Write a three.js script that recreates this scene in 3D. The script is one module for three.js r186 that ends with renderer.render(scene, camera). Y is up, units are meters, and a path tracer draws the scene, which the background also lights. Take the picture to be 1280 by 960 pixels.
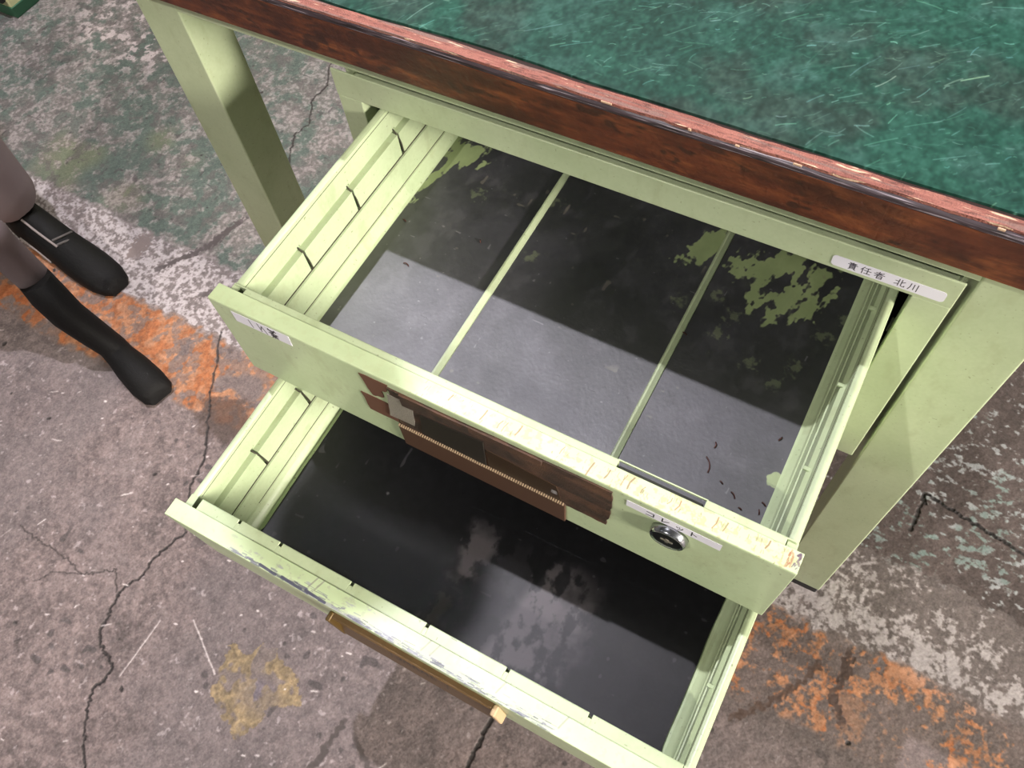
import * as THREE from 'three';
import { RoundedBoxGeometry } from 'three/addons/geometries/RoundedBoxGeometry.js';
import { mergeGeometries, toCreasedNormals } from 'three/addons/utils/BufferGeometryUtils.js';
import { MarchingCubes } from 'three/addons/objects/MarchingCubes.js';
import { RectAreaLightUniformsLib } from 'three/addons/lights/RectAreaLightUniformsLib.js';

/* ------------------------------------------------------------------ camera, light, exposure */
const scene = new THREE.Scene();
scene.background = new THREE.Color(0x0b0b0c);
const camera = new THREE.PerspectiveCamera(49.767, 1280 / 960, 0.05, 60);
camera.rotation.order = 'YXZ';
camera.position.set(0.1908, 1.1591, 0.4285);
camera.rotation.set(-1.0498, 0.6339, -0.1495);
const renderer = new THREE.WebGLRenderer({ antialias: true });
renderer.toneMapping = THREE.LinearToneMapping;
renderer.toneMappingExposure = 0.87;
renderer.shadowMap.enabled = true;
RectAreaLightUniformsLib.init();

const LAMPS = [[-0.97, 3.60, -0.20], [-0.97, 3.60, 2.50], [-0.97, 3.60, -2.90]];   // a row of high bay lamps, the first almost overhead
const LAMP_POWER = [37, 27, 20];
const WINDOW = { x: 9, y: 3.15, z: 1.45, w: 2.6, h: 1.7, L: 275 };   // daylight window far off to the right
const FILL_L = [0.3, 0.3, 1, 1.5, 1];                           // unseen tube battens added as fill light
const FILL_BATTENS = [[-0.6, 4.4, 3.6], [3.4, 4.4, 4.0], [3.2, 4.4, -3.2], [-3.8, 4.4, -3.6], [-4.4, 4.4, 2.6]];

/* ------------------------------------------------------------------ helpers */
let SEED = 7;
const rnd = () => { SEED = (SEED * 1664525 + 1013904223) >>> 0; return SEED / 4294967296; };
const clamp = (v, a = 0, b = 1) => Math.min(b, Math.max(a, v));
const sstep = (a, b, v) => { const t = clamp((v - a) / (b - a)); return t * t * (3 - 2 * t); };
const lerp = (a, b, t) => a + (b - a) * t;
const mix3 = (a, b, t) => [lerp(a[0], b[0], t), lerp(a[1], b[1], t), lerp(a[2], b[2], t)];
const HT = new Float32Array(65536);
for (let i = 0; i < 65536; i++) HT[i] = rnd();
const hash = (x, y) => HT[((x * 73856093) ^ (y * 19349663)) & 65535];
function vnoise(x, y) {
  const xi = Math.floor(x), yi = Math.floor(y), fx = x - xi, fy = y - yi;
  const u = fx * fx * (3 - 2 * fx), v = fy * fy * (3 - 2 * fy);
  const a = hash(xi, yi), b = hash(xi + 1, yi), c = hash(xi, yi + 1), d = hash(xi + 1, yi + 1);
  return a + (b - a) * u + (c - a) * v + (a - b - c + d) * u * v;
}
function fbm(x, y, o = 4) { let s = 0, a = 0.5, n = 0; for (let i = 0; i < o; i++) { s += a * vnoise(x, y); n += a; const t = x * 1.62 - y * 1.22 + 17.3; y = x * 1.22 + y * 1.62 + 9.1; x = t; a *= 0.58; } return s / n; }

function dataTex(w, h, fn, srgb = true) {
  const d = new Uint8Array(w * h * 4);
  for (let j = 0; j < h; j++) for (let i = 0; i < w; i++) {
    const c = fn((i + 0.5) / w, (j + 0.5) / h), k = (j * w + i) * 4;
    d[k] = clamp(c[0], 0, 255); d[k + 1] = clamp(c[1], 0, 255); d[k + 2] = clamp(c[2], 0, 255); d[k + 3] = 255;
  }
  return wrapTex(d, w, h, srgb);
}
function wrapTex(d, w, h, srgb) {
  const t = new THREE.DataTexture(d, w, h, THREE.RGBAFormat);
  t.magFilter = THREE.LinearFilter; t.minFilter = THREE.LinearMipmapLinearFilter; t.generateMipmaps = true;
  t.wrapS = t.wrapT = THREE.RepeatWrapping; if (srgb) t.colorSpace = THREE.SRGBColorSpace;
  t.needsUpdate = true; return t;
}
function canvasTex(w, h, draw) {
  const c = document.createElement('canvas'); c.width = w; c.height = h;
  draw(c.getContext('2d'), w, h);
  const t = new THREE.CanvasTexture(c); t.colorSpace = THREE.SRGBColorSpace; t.magFilter = THREE.LinearFilter; return t;
}
const rgb = (c) => 'rgb(' + c.map((v) => Math.round(v)).join(',') + ')';

// metre uv by facing direction
function metricUV(g0) {
  const g = g0.index ? g0.toNonIndexed() : g0;
  if (!g.attributes.normal) g.computeVertexNormals();
  const p = g.attributes.position, uv = new Float32Array(p.count * 2);
  const A = new THREE.Vector3(), B = new THREE.Vector3(), C = new THREE.Vector3();
  for (let i = 0; i < p.count; i += 3) {
    A.fromBufferAttribute(p, i); B.fromBufferAttribute(p, i + 1); C.fromBufferAttribute(p, i + 2);
    const n = B.clone().sub(A).cross(C.clone().sub(A)); const ax = Math.abs(n.x), ay = Math.abs(n.y), az = Math.abs(n.z);
    [A, B, C].forEach((q, k) => {
      const [u, v] = ay >= ax && ay >= az ? [q.x, -q.z] : ax >= az ? [q.z, q.y] : [q.x, q.y];
      uv[(i + k) * 2] = u; uv[(i + k) * 2 + 1] = v;
    });
  }
  g.setAttribute('uv', new THREE.BufferAttribute(uv, 2));
  return g;
}
// uv 0..1 over a rectangle of two axes
function fitUV(g0, au, av, u0, u1, v0, v1) {
  const g = g0.index ? g0.toNonIndexed() : g0; const p = g.attributes.position, uv = new Float32Array(p.count * 2);
  for (let i = 0; i < p.count; i++) { uv[2 * i] = (p.array[3 * i + au] - u0) / (u1 - u0); uv[2 * i + 1] = (p.array[3 * i + av] - v0) / (v1 - v0); }
  g.setAttribute('uv', new THREE.BufferAttribute(uv, 2)); return g;
}
function box(x0, x1, y0, y1, z0, z1, r = 0.0012) {
  const w = x1 - x0, h = y1 - y0, d = z1 - z0, m = Math.min(w, h, d);
  const g = r > 0 ? new RoundedBoxGeometry(w, h, d, 2, Math.min(r, m * 0.45)) : new THREE.BoxGeometry(w, h, d);
  g.translate((x0 + x1) / 2, (y0 + y1) / 2, (z0 + z1) / 2);
  return metricUV(g);
}
function strip(g) { const k = g.index ? g.toNonIndexed() : g; for (const n of Object.keys(k.attributes)) if (!['position', 'normal', 'uv'].includes(n)) k.deleteAttribute(n); return k; }
const join = (list) => mergeGeometries(list.map(strip));
// profile in x,y pushed along z
function alongZ(pts, z0, z1, crease = 0.6) {
  const s = new THREE.Shape(pts.map((p) => new THREE.Vector2(p[0], p[1])));
  const g = new THREE.ExtrudeGeometry(s, { depth: z1 - z0, bevelEnabled: false, steps: 1 });
  g.translate(0, 0, z0); return metricUV(toCreasedNormals(g, crease));
}
// outline in x,z (or x,y for face) given thickness
function slabXZ(pts, y0, y1) {
  const s = new THREE.Shape(pts.map((p) => new THREE.Vector2(p[0], -p[1])));
  const g = new THREE.ExtrudeGeometry(s, { depth: y1 - y0, bevelEnabled: false }); g.rotateX(-Math.PI / 2); g.translate(0, y0, 0);
  return metricUV(toCreasedNormals(g, 0.5));
}
function slabXY(pts, z0, z1) {
  const s = new THREE.Shape(pts.map((p) => new THREE.Vector2(p[0], p[1])));
  const g = new THREE.ExtrudeGeometry(s, { depth: z1 - z0, bevelEnabled: false }); g.translate(0, 0, z0);
  return metricUV(toCreasedNormals(g, 0.5));
}
function tube(pts, r, seg = 24, rs = 8) {
  return strip(new THREE.TubeGeometry(new THREE.CatmullRomCurve3(pts.map((p) => new THREE.Vector3(...p))), seg, r, rs, false));
}
function lathe(pts, seg = 40) { return strip(new THREE.LatheGeometry(pts.map((p) => new THREE.Vector2(p[0], p[1])), seg)); }
// ring loft: each ring a list of [x,y,z]
function loft(rings) {
  const n = rings[0].length, pos = [], uv = [], idx = [];
  rings.forEach((R, i) => R.forEach((p, j) => { pos.push(...p); uv.push(j / n, i / (rings.length - 1)); }));
  for (let i = 0; i < rings.length - 1; i++) for (let j = 0; j < n; j++) {
    const a = i * n + j, b = i * n + (j + 1) % n, c = a + n, d = b + n; idx.push(a, b, c, b, d, c);
  }
  for (const [base, flip] of [[0, 1], [(rings.length - 1) * n, 0]]) {
    const ce = [0, 0, 0]; for (let j = 0; j < n; j++) for (let k = 0; k < 3; k++) ce[k] += pos[(base + j) * 3 + k] / n;
    const ci = pos.length / 3; pos.push(...ce); uv.push(0.5, 0.5);
    for (let j = 0; j < n; j++) { const a = base + j, b = base + (j + 1) % n; flip ? idx.push(ci, b, a) : idx.push(ci, a, b); }
  }
  const g = new THREE.BufferGeometry(); g.setAttribute('position', new THREE.Float32BufferAttribute(pos, 3)); g.setAttribute('uv', new THREE.Float32BufferAttribute(uv, 2)); g.setIndex(idx);
  return toCreasedNormals(g, 0.9);
}

const USED = {};
const numbered = (n) => { const k = USED[n] = (USED[n] ?? -1) + 1; return k ? n + '_' + String(k).padStart(3, '0') : n; };
function part(name, geo, mat, parent, label) {
  const m = new THREE.Mesh(Array.isArray(geo) ? join(geo) : geo, mat); m.name = numbered(name);
  m.castShadow = m.receiveShadow = true; if (label) m.userData.label = label;
  parent.add(m); return m;
}
function thing(name, label, category, pos = [0, 0, 0], group) {
  const o = new THREE.Group(); o.name = numbered(name); o.position.set(...pos); o.userData = { label, category }; if (group) o.userData.group = group;
  scene.add(o); return o;
}
function structure(name, geo, mat) { const m = part(name, geo, mat, scene); m.userData.kind = 'structure'; return m; }
const shift = (geo, [x, y, z]) => { geo.translate(-x, -y, -z); return geo; };

/* ------------------------------------------------------------------ materials */
const std = (o) => new THREE.MeshStandardMaterial(o);
const phys = (o) => new THREE.MeshPhysicalMaterial(o);

// green enamel: fine mottling, grime specks, small chips
function enamel(base, wear, seed, size = 0.45) {
  const t = dataTex(768, 768, (u, v) => {
    const x = u * size * 10 + seed, y = v * size * 10 + seed * 1.7;
    const big = fbm(x * 2, y * 2, 3) - 0.5, fine = fbm(x * 40, y * 40, 2) - 0.5, sp = vnoise(x * 60 + 3, y * 60), sm = fbm(x * 7, y * 3, 4);
    let c = [base[0] + big * 16 + fine * 7, base[1] + big * 14 + fine * 7, base[2] + big * 16 + fine * 8];
    c = mix3(c, [118, 116, 78], sstep(0.56, 0.8, sm) * 0.16 * wear);
    c = mix3(c, [70, 66, 46], sstep(0.945, 0.985, sp) * 0.55 * wear);
    return c;
  });
  return t;
}
const greenMap = enamel([175, 187, 153], 0.7, 1.0), greenMapB = enamel([178, 192, 155], 0.9, 8.0);
const bumpFine = dataTex(512, 512, (u, v) => { const n = fbm(u * 60, v * 60, 3) * 255; return [n, n, n]; }, false);
function rep(t, s) { const k = t.clone(); k.repeat.set(1 / s, 1 / s); k.needsUpdate = true; return k; }
const GREEN = std({ map: rep(greenMap, 0.45), roughness: 0.33, bumpMap: rep(bumpFine, 0.12), bumpScale: 0.000018 });
const GREENB = std({ map: rep(greenMapB, 0.45), roughness: 0.36, bumpMap: rep(bumpFine, 0.1), bumpScale: 0.000018 });
const BLACKRUB = std({ color: 0x17171a, roughness: 0.6 });
const DARKSTEEL = std({ color: 0x2a2a28, roughness: 0.5, metalness: 0.5 });
const CHROME = std({ color: 0xb9bcc2, roughness: 0.16, metalness: 1 });
const RUSTPAINT = std({ color: 0x3c3a2c, roughness: 0.8 });

/* ------------------------------------------------------------------ floor */
// painted line bands run along x: green paint (z < -.09), white line, orange line (to .165), bare concrete
const FX0 = -2.05, FX1 = 0.85, FZ0 = -1.05, FZ1 = 0.85, FW = 2048, FH = 1344;
const floorData = new Uint8Array(FW * FH * 4), floorBump = new Uint8Array(FW * FH * 4);
function inPoly(P, x, y) { let r = false; for (let i = 0, j = P.length - 1; i < P.length; j = i++) { const [a, b] = P[i], [c, d] = P[j]; if ((b > y) !== (d > y) && x < (c - a) * (y - b) / (d - b) + a) r = !r; } return r; }
const OCHRE = [[-0.339, 0.504], [-0.352, 0.448], [-0.308, 0.421], [-0.242, 0.431], [-0.225, 0.462], [-0.254, 0.483], [-0.265, 0.530]];
const blob = (x, z, cx, cz, rx, rz) => Math.hypot((x - cx) / rx, (z - cz) / rz);
function concrete(x, z) {
  const a = fbm(x * 4 + 40, z * 4, 3), b = fbm(x * 24, z * 24 + 8, 4), c = fbm(x * 110, z * 110, 3), d = vnoise(x * 260, z * 260);
  const l = 1 + (a - 0.5) * 0.36 + (b - 0.5) * 0.44 + (c - 0.5) * 0.46 + (d - 0.5) * 0.18;
  const e = vnoise(x * 520, z * 520); let k = [106 * l + (e - .5) * 26, 93 * l + (e - .5) * 25, 91 * l + (e - .5) * 25]; k = mix3(k, [92, 86, 88], sstep(0.42, 0.66, fbm(x * 3.1 + 5, z * 3.1 + 2, 4)) * 0.35);
  k = mix3(k, [82, 76, 76], sstep(0.50, 0.78, b * 0.6 + a * 0.4) * 0.35);
  k = mix3(k, [196, 186, 188], sstep(0.72, 0.82, fbm(x * 120 + 7, z * 120, 3)) * 0.4);
  k = mix3(k, [58, 52, 52], sstep(0.84, 0.90, vnoise(x * 80 + 90, z * 80)) * sstep(0.5, 0.62, vnoise(x * 9, z * 9)) * 0.7);
  return k;
}
{
  const L = (c, s) => [c[0] * s, c[1] * s, c[2] * s];
  for (let j = 0; j < FH; j++) for (let i = 0; i < FW; i++) {
    const x = FX0 + (FX1 - FX0) * (i + 0.5) / FW, z = FZ0 + (FZ1 - FZ0) * (j + 0.5) / FH;
    const wob = (fbm(x * 9, z * 9 + 3, 3) - 0.5) * 0.022 + (vnoise(x * 90, z * 90) - 0.5) * 0.012;
    const zz = z + wob, right = sstep(0.0, 0.3, x);
    let c = concrete(x, z), h = 128 + (vnoise(x * 150, z * 150) - 0.5) * 26 + (vnoise(x * 420, z * 420) - 0.5) * 30;
    const f1 = fbm(x * 62 + 5, z * 62, 4), f2 = fbm(x * 170, z * 170 + 31, 3), f3 = fbm(x * 20 + 70, z * 20, 4), f4 = fbm(x * 5.5, z * 5.5 + 50, 3), f5 = vnoise(x * 480, z * 480 + 7);
    const dry = fbm(x * 80 - z * 38 + 9, z * 140 + x * 31, 4);
    if (right > 0 && z < 0.22) c = mix3(c, L([82, 73, 70], 0.7 + 0.6 * f2), right * 0.62 * sstep(0.30, 0.52, f3 * 0.7 + f1 * 0.3) * sstep(0.21, 0.17, zz));  // right floor darkened short of its lit part: bench shade painted in
    // green painted walkway, worn through
    const gEdge = sstep(-0.086, -0.096, zz);
    if (gEdge > 0) {
      if (x < 0.05) {
        let g = mix3([76, 87, 80], [88, 90, 85], sstep(0.4, 0.65, f3));
        g = L(g, 0.86 + 0.32 * f2);
        g = mix3(g, [116, 116, 84], sstep(0.5, 0.75, fbm(x * 7 + 3, z * 7, 2)) * sstep(0.30, 0.0, blob(x, z, -1.17, -0.21, 0.5, 0.4) - 0.2) * 0.55);
        const bare = sstep(0.485, 0.60, f1 * 0.50 + f4 * 0.25 + f3 * 0.25 + (f5 - 0.5) * 0.06 + 0.05 + 0.10 * sstep(-1.02, -0.90, x) * sstep(-0.26, -0.36, z) * sstep(-0.25, -0.6, z) - 0.055 * sstep(-0.75, -1.15, x) * sstep(-0.35, -0.1, z));
        g = mix3(g, mix3([112, 102, 100], [160, 147, 146], sstep(0.40, 0.66, f2)), bare * 0.66);
        g = mix3(g, [190, 176, 174], sstep(0.54, 0.63, f1) * sstep(1.0, 0.4, blob(x, z, -1.38, -0.55, 0.30, 0.18)) * 0.8);
        g = mix3(g, [84, 78, 76], sstep(0.56, 0.68, fbm(x * 44 + 60, z * 44, 4)) * 0.6);
        g = mix3(g, [60, 54, 54], sstep(0.90, 0.94, vnoise(x * 90 + 30, z * 90)) * 0.6);
        c = mix3(c, g, gEdge); h += bare * -14;
      } else {
        let g = L([84, 73, 71], 0.66 + 0.34 * f2 + 0.34 * f3);
        const zone = sstep(1.15, 0.4, blob(x, z, 0.49, -0.19, 0.17, 0.24)) ;
        const chip = sstep(0.53, 0.62, dry * 0.6 + f2 * 0.3 + f3 * 0.1 - (1 - zone) * 0.07);
        g = mix3(g, mix3([168, 172, 176], [120, 140, 136], sstep(0.4, 0.7, f3)), chip * 0.85);
        c = mix3(c, g, gEdge); h += chip * 12;
      }
    }
    // white line
    const wIn = sstep(-0.097, -0.086, zz) * sstep(0.046, 0.036, zz);
    if (wIn > 0) {
      let cov, white = L([170, 162, 163], 0.86 + 0.24 * f2);
      if (right < 0.5) cov = 0.12 + 0.95 * sstep(0.40, 0.56, f2 * 0.62 + f1 * 0.28 + f5 * 0.10) - 0.45 * sstep(0.54, 0.64, f3);
      else cov = sstep(0.485, 0.575, f1 * 0.24 + f3 * 0.22 + dry * 0.14 + f2 * 0.36 + (f5 - 0.5) * 0.04 - 0.05 * sstep(0.34, 0.5, x) * sstep(0.0, -0.06, z) + 0.07 * sstep(0.05, 0.0, Math.abs(z - 0.012 - (x - 0.4) * 0.06)) + 0.06 * sstep(0.38, 0.32, x));
      cov = clamp(cov);
      c = mix3(mix3(c, L([112, 103, 102], 0.8 + 0.4 * f2), 0.6), white, cov * wIn * 0.9); h += cov * 12 * wIn;
    }
    // orange line
    const oIn = sstep(0.036, 0.046, zz) * sstep(0.170, 0.158, zz);
    if (oIn > 0) {
      let cov, o = mix3([154, 90, 50], [164, 114, 82], sstep(0.35, 0.65, f1));
      o = L(o, 0.72 + 0.5 * f2);
      if (right < 0.5) {
        cov = 1.12 - 0.8 * sstep(0.54, 0.61, fbm(x * 70 + 11, z * 70, 4)) - 0.9 * sstep(0.59, 0.66, fbm(x * 30 + 2, z * 26, 4));
        const g2 = sstep(1.15, 0.75, blob(x, z, -0.595, 0.093, 0.042, 0.026) + (f1 - 0.5) * 0.9); cov *= 1 - g2;
        o = mix3(o, [150, 72, 28], sstep(-0.9, -1.05, x) * sstep(0.09, 0.15, z) * 0.45);
      } else {
        cov = sstep(0.475, 0.575, f3 * 0.36 + f1 * 0.30 + f2 * 0.30 + (f5 - 0.5) * 0.05 + 0.02 - 0.035 * sstep(0.40, 0.52, x));
        if (x > 0.40 && z > 0.10 && x < 0.47) cov *= 0.5;
        o = mix3(o, [206, 160, 140], sstep(0.44, 0.5, x) * sstep(0.07, 0.03, z) * 0.7);
      }
      c = mix3(mix3(c, L([104, 90, 86], 0.8 + 0.4 * f2), 0.5), o, clamp(cov) * oIn * 0.92); h += clamp(cov) * 10 * oIn;
    }
    // oil stain by the line, ochre glue patch in front
    const st = sstep(1.25, 0.85, blob(x, z, -0.592, 0.155, 0.05, 0.036) + (f1 - 0.5) * 1.1);
    c = mix3(c, [62, 48, 42], st * 0.72);
    if (z > 0.38 && z < 0.56 && x > -0.4 && x < -0.18) {
      const wx = x + (f1 - 0.5) * 0.03, wz = z + (f3 - 0.5) * 0.05;
      if (inPoly(OCHRE, wx, wz)) c = mix3(c, L([124, 106, 76], 0.6 + 0.8 * f2), 0.82 - 0.7 * sstep(0.55, 0.62, fbm(x * 40, z * 40 + 77, 3)) - 0.35 * sstep(1.0, 0.4, blob(x, z, -0.275, 0.475, 0.05, 0.03)));
    }
    const gr = (rnd() - 0.5) * 16 + (f5 - 0.5) * 14; c = [c[0] + gr, c[1] + gr, c[2] + gr];
    const k = (j * FW + i) * 4;
    floorData[k] = clamp(c[0], 0, 255); floorData[k + 1] = clamp(c[1], 0, 255); floorData[k + 2] = clamp(c[2], 0, 255); floorData[k + 3] = 255;
    floorBump[k] = floorBump[k + 1] = floorBump[k + 2] = clamp(h, 0, 255); floorBump[k + 3] = 255;
  }
}
// cracks, joints, scratches: strokes of the floor itself
function stroke(P, w, col, al, rough = 0.5, depth = 70, jit = 0.0045) {
  const R = [];                                                    // roughened polyline
  for (let i = 0; i < P.length - 1; i++) { const n = 8; for (let s = 0; s < n; s++) { const t = s / n; R.push([lerp(P[i][0], P[i + 1][0], t) + (s ? (rnd() - 0.5) * jit : 0), lerp(P[i][1], P[i + 1][1], t) + (s ? (rnd() - 0.5) * jit : 0)]); } }
  R.push(P[P.length - 1]);
  const sx = (FX1 - FX0) / FW, sz = (FZ1 - FZ0) / FH;
  for (let q = 0; q < R.length - 1; q++) {
    const [ax, az] = R[q], [bx, bz] = R[q + 1], m = w * 2.2 + sx;
    const i0 = Math.floor((Math.min(ax, bx) - m - FX0) / sx), i1 = Math.ceil((Math.max(ax, bx) + m - FX0) / sx), j0 = Math.floor((Math.min(az, bz) - m - FZ0) / sz), j1 = Math.ceil((Math.max(az, bz) + m - FZ0) / sz);
    for (let j = Math.max(0, j0); j <= Math.min(FH - 1, j1); j++) for (let i = Math.max(0, i0); i <= Math.min(FW - 1, i1); i++) {
      const x = FX0 + (i + 0.5) * sx, z = FZ0 + (j + 0.5) * sz, dx = bx - ax, dz = bz - az, t = clamp(((x - ax) * dx + (z - az) * dz) / (dx * dx + dz * dz + 1e-12));
      const d = Math.hypot(x - ax - dx * t, z - az - dz * t), ww = w * (1 - rough + 2 * rough * vnoise(x * 260, z * 260));
      const a = sstep(ww + sx * 0.7, Math.max(0, ww - sx * 0.7), d) * al; if (a <= 0) continue;
      const k = (j * FW + i) * 4; for (let e = 0; e < 3; e++) { floorData[k + e] = lerp(floorData[k + e], col[e], a); floorBump[k + e] = clamp(floorBump[k + e] - depth * a, 0, 255); }
    }
  }
}
const DK = [40, 34, 33], LT = [205, 196, 194];
stroke([[-0.93, -0.68], [-0.924, -0.613], [-0.893, -0.56], [-0.896, -0.51], [-0.862, -0.454], [-0.871, -0.414], [-0.849, -0.371], [-0.80, -0.29]], 0.0015, DK, 0.85, 0.7);
stroke([[-0.704, 0.027], [-0.636, 0.142], [-0.59, 0.208], [-0.574, 0.232], [-0.564, 0.28], [-0.522, 0.339]], 0.0015, DK, 0.85, 0.8);
stroke([[-0.522, 0.339], [-0.537, 0.381], [-0.538, 0.426], [-0.55, 0.456], [-0.546, 0.474], [-0.541, 0.497], [-0.536, 0.514], [-0.524, 0.527], [-0.507, 0.533], [-0.489, 0.539], [-0.484, 0.561], [-0.49, 0.576], [-0.482, 0.595], [-0.468, 0.617], [-0.452, 0.637], [-0.429, 0.658], [-0.40, 0.70]], 0.0015, DK, 0.9, 0.6);
stroke([[-0.555, 0.459], [-0.579, 0.433], [-0.598, 0.448], [-0.622, 0.463], [-0.655, 0.457], [-0.692, 0.455], [-0.721, 0.456], [-0.764, 0.452]], 0.0008, DK, 0.6, 0.8);
stroke([[-0.622, 0.463], [-0.664, 0.482], [-0.679, 0.506]], 0.0008, DK, 0.5, 0.8);
stroke([[0.42, -0.215], [0.472, -0.204], [0.506, -0.198], [0.54, -0.192], [0.60, -0.18]], 0.0022, [34, 30, 30], 0.85, 0.4);
stroke([[0.42, -0.215], [0.422, -0.2], [0.417, -0.152]], 0.0022, [36, 32, 31], 0.7, 0.7);
stroke([[0.013, 0.30], [0.016, 0.341], [0.017, 0.378], [0.018, 0.411], [0.02, 0.5]], 0.0026, [38, 32, 30], 0.85, 0.4);
stroke([[0.366, 0.083], [0.353, 0.117], [0.326, 0.159], [0.29, 0.20]], 0.0042, [74, 56, 48], 0.6, 0.95, 6);
stroke([[0.397, 0.051], [0.4, 0.08], [0.395, 0.113], [0.415, 0.139]], 0.0050, [70, 54, 48], 0.6, 0.95, 6);
stroke([[-0.154, 0.442], [-0.157, 0.475]], 0.003, [66, 58, 56], 0.8, 0.3, 10); stroke([[-0.157, 0.475], [-0.162, 0.53]], 0.0045, [66, 58, 56], 0.8, 0.3, 10);
stroke([[-0.133, 0.451], [-0.11, 0.468], [-0.085, 0.48]], 0.003, [70, 62, 60], 0.7, 0.4, 10);
stroke([[-0.468, 0.46], [-0.468, 0.546]], 0.0009, LT, 0.7, 0.5, -6, 0.001); stroke([[-0.425, 0.436], [-0.35, 0.48]], 0.0010, LT, 0.75, 0.8, -6, 0.001);
stroke([[-0.90, -0.03], [-0.85, -0.11], [-0.83, -0.19]], 0.006, [70, 62, 62], 0.75, 0.7, 10); stroke([[-0.79, -0.02], [-0.75, -0.05], [-0.70, -0.09]], 0.004, [76, 68, 68], 0.7, 0.9, 10);
stroke([[-0.97, -0.075], [-0.965, -0.04]], 0.014, [112, 100, 98], 0.65, 0.5, 4);
for (let i = 0; i < 90; i++) {                                    // pale nicks over the concrete
  const x = -1.2 + rnd() * 1.15, z = 0.17 + rnd() * 0.6, a = 0.3 + rnd() * 1.2, l = 0.002 + rnd() * rnd() * 0.022;
  stroke([[x, z], [x + Math.sin(a) * l, z - Math.cos(a) * l]], 0.0005 + rnd() * 0.0007, LT, 0.25 + rnd() * 0.45, 0.6, -5, 0.001);
}
for (let i = 0; i < 46; i++) { const x = -1.2 + rnd() * 1.9, z = -0.6 + rnd() * 1.3; stroke([[x, z], [x + (rnd() - 0.5) * 0.006, z + (rnd() - 0.5) * 0.006]], 0.001 + rnd() * 0.002, [52, 46, 45], 0.35 + rnd() * 0.4, 0.6, 25, 0.001); }
const floorMap = wrapTex(floorData, FW, FH, true), floorBumpT = wrapTex(floorBump, FW, FH, false);
const plainFloorMap = dataTex(1024, 1024, (u, v) => { const c = concrete(u * 2.4 + 20, v * 2.4 + 20); return mix3(c, [98, 108, 102], 0.35 * sstep(0.45, 0.6, fbm(u * 9, v * 9, 3))); });
const FLOOR_FINE = std({ map: floorMap, bumpMap: floorBumpT, bumpScale: 0.0035, roughness: 0.74 });
const FLOOR_PLAIN = std({ map: rep(plainFloorMap, 2.4), roughness: 0.78 });
{
  const fine = box(FX0, FX1, -0.12, 0, FZ0, FZ1, 0); fitUV(fine, 0, 2, FX0, FX1, FZ0, FZ1);
  structure('floor', fine, FLOOR_FINE);
  const X0 = -8, X1 = 9, Z0 = -8, Z1 = 8;
  structure('floor', [box(X0, FX0, -0.12, 0, Z0, Z1, 0), box(FX1, X1, -0.12, 0, Z0, Z1, 0), box(FX0, FX1, -0.12, 0, Z0, FZ0, 0), box(FX0, FX1, -0.12, 0, FZ1, Z1, 0)], FLOOR_PLAIN);
}

/* ------------------------------------------------------------------ hall */
const wallMap = dataTex(512, 512, (u, v) => { const l = 0.9 + 0.2 * fbm(u * 12, v * 12, 4); return [112 * l, 114 * l, 112 * l]; });
const WALL = std({ map: rep(wallMap, 3), roughness: 0.9 });
const CEIL = std({ color: 0x55585a, roughness: 0.9 });
structure('wall_left', box(-8.2, -8, 0, 5.2, -8.2, 8.2, 0), WALL);
structure('wall_back', box(-8, 9, 0, 5.2, -8.2, -8, 0), WALL);
structure('wall_front', box(-8, 9, 0, 5.2, 8, 8.2, 0), WALL);
structure('ceiling', box(-8.2, 9.2, 5.2, 5.4, -8.2, 8.2, 0), CEIL);
{
  const { x, y, z, w, h, L } = WINDOW, y0 = y - h / 2, y1 = y + h / 2, z0 = z - w / 2, z1 = z + w / 2;
  structure('wall_right', [box(x, x + 0.2, 0, y0, -8.2, 8.2, 0), box(x, x + 0.2, y1, 5.2, -8.2, 8.2, 0), box(x, x + 0.2, y0, y1, -8.2, z0, 0), box(x, x + 0.2, y0, y1, z1, 8.2, 0)], WALL);
  const win = new THREE.Group(); win.name = 'window_1'; win.userData.kind = 'structure'; scene.add(win);
  const FR = std({ color: 0x8d9088, roughness: 0.6 }), bars = [];
  for (let i = 0; i <= 3; i++) bars.push(box(x + 0.02, x + 0.07, y0, y1, lerp(z0, z1, i / 3) - 0.03, lerp(z0, z1, i / 3) + 0.03, 0));
  for (const v of [y0, y1]) bars.push(box(x + 0.02, x + 0.07, v - 0.03, v + 0.03, z0, z1, 0));
  part('window_frame', bars, FR, win);
  const PANE = std({ color: 0x222222, emissive: 0xfff6e4, emissiveIntensity: 3, roughness: 0.3 });
  for (let i = 0; i < 3; i++) part('pane', box(x + 0.08, x + 0.1, y0, y1, lerp(z0, z1, i / 3), lerp(z0, z1, (i + 1) / 3), 0), PANE, win);
  const A = new THREE.RectAreaLight(0xfff6ea, L, w - 0.1, h - 0.1); A.position.set(x - 0.02, y, z); A.lookAt(0, 0.6, 0.15); scene.add(A);
}
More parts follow.
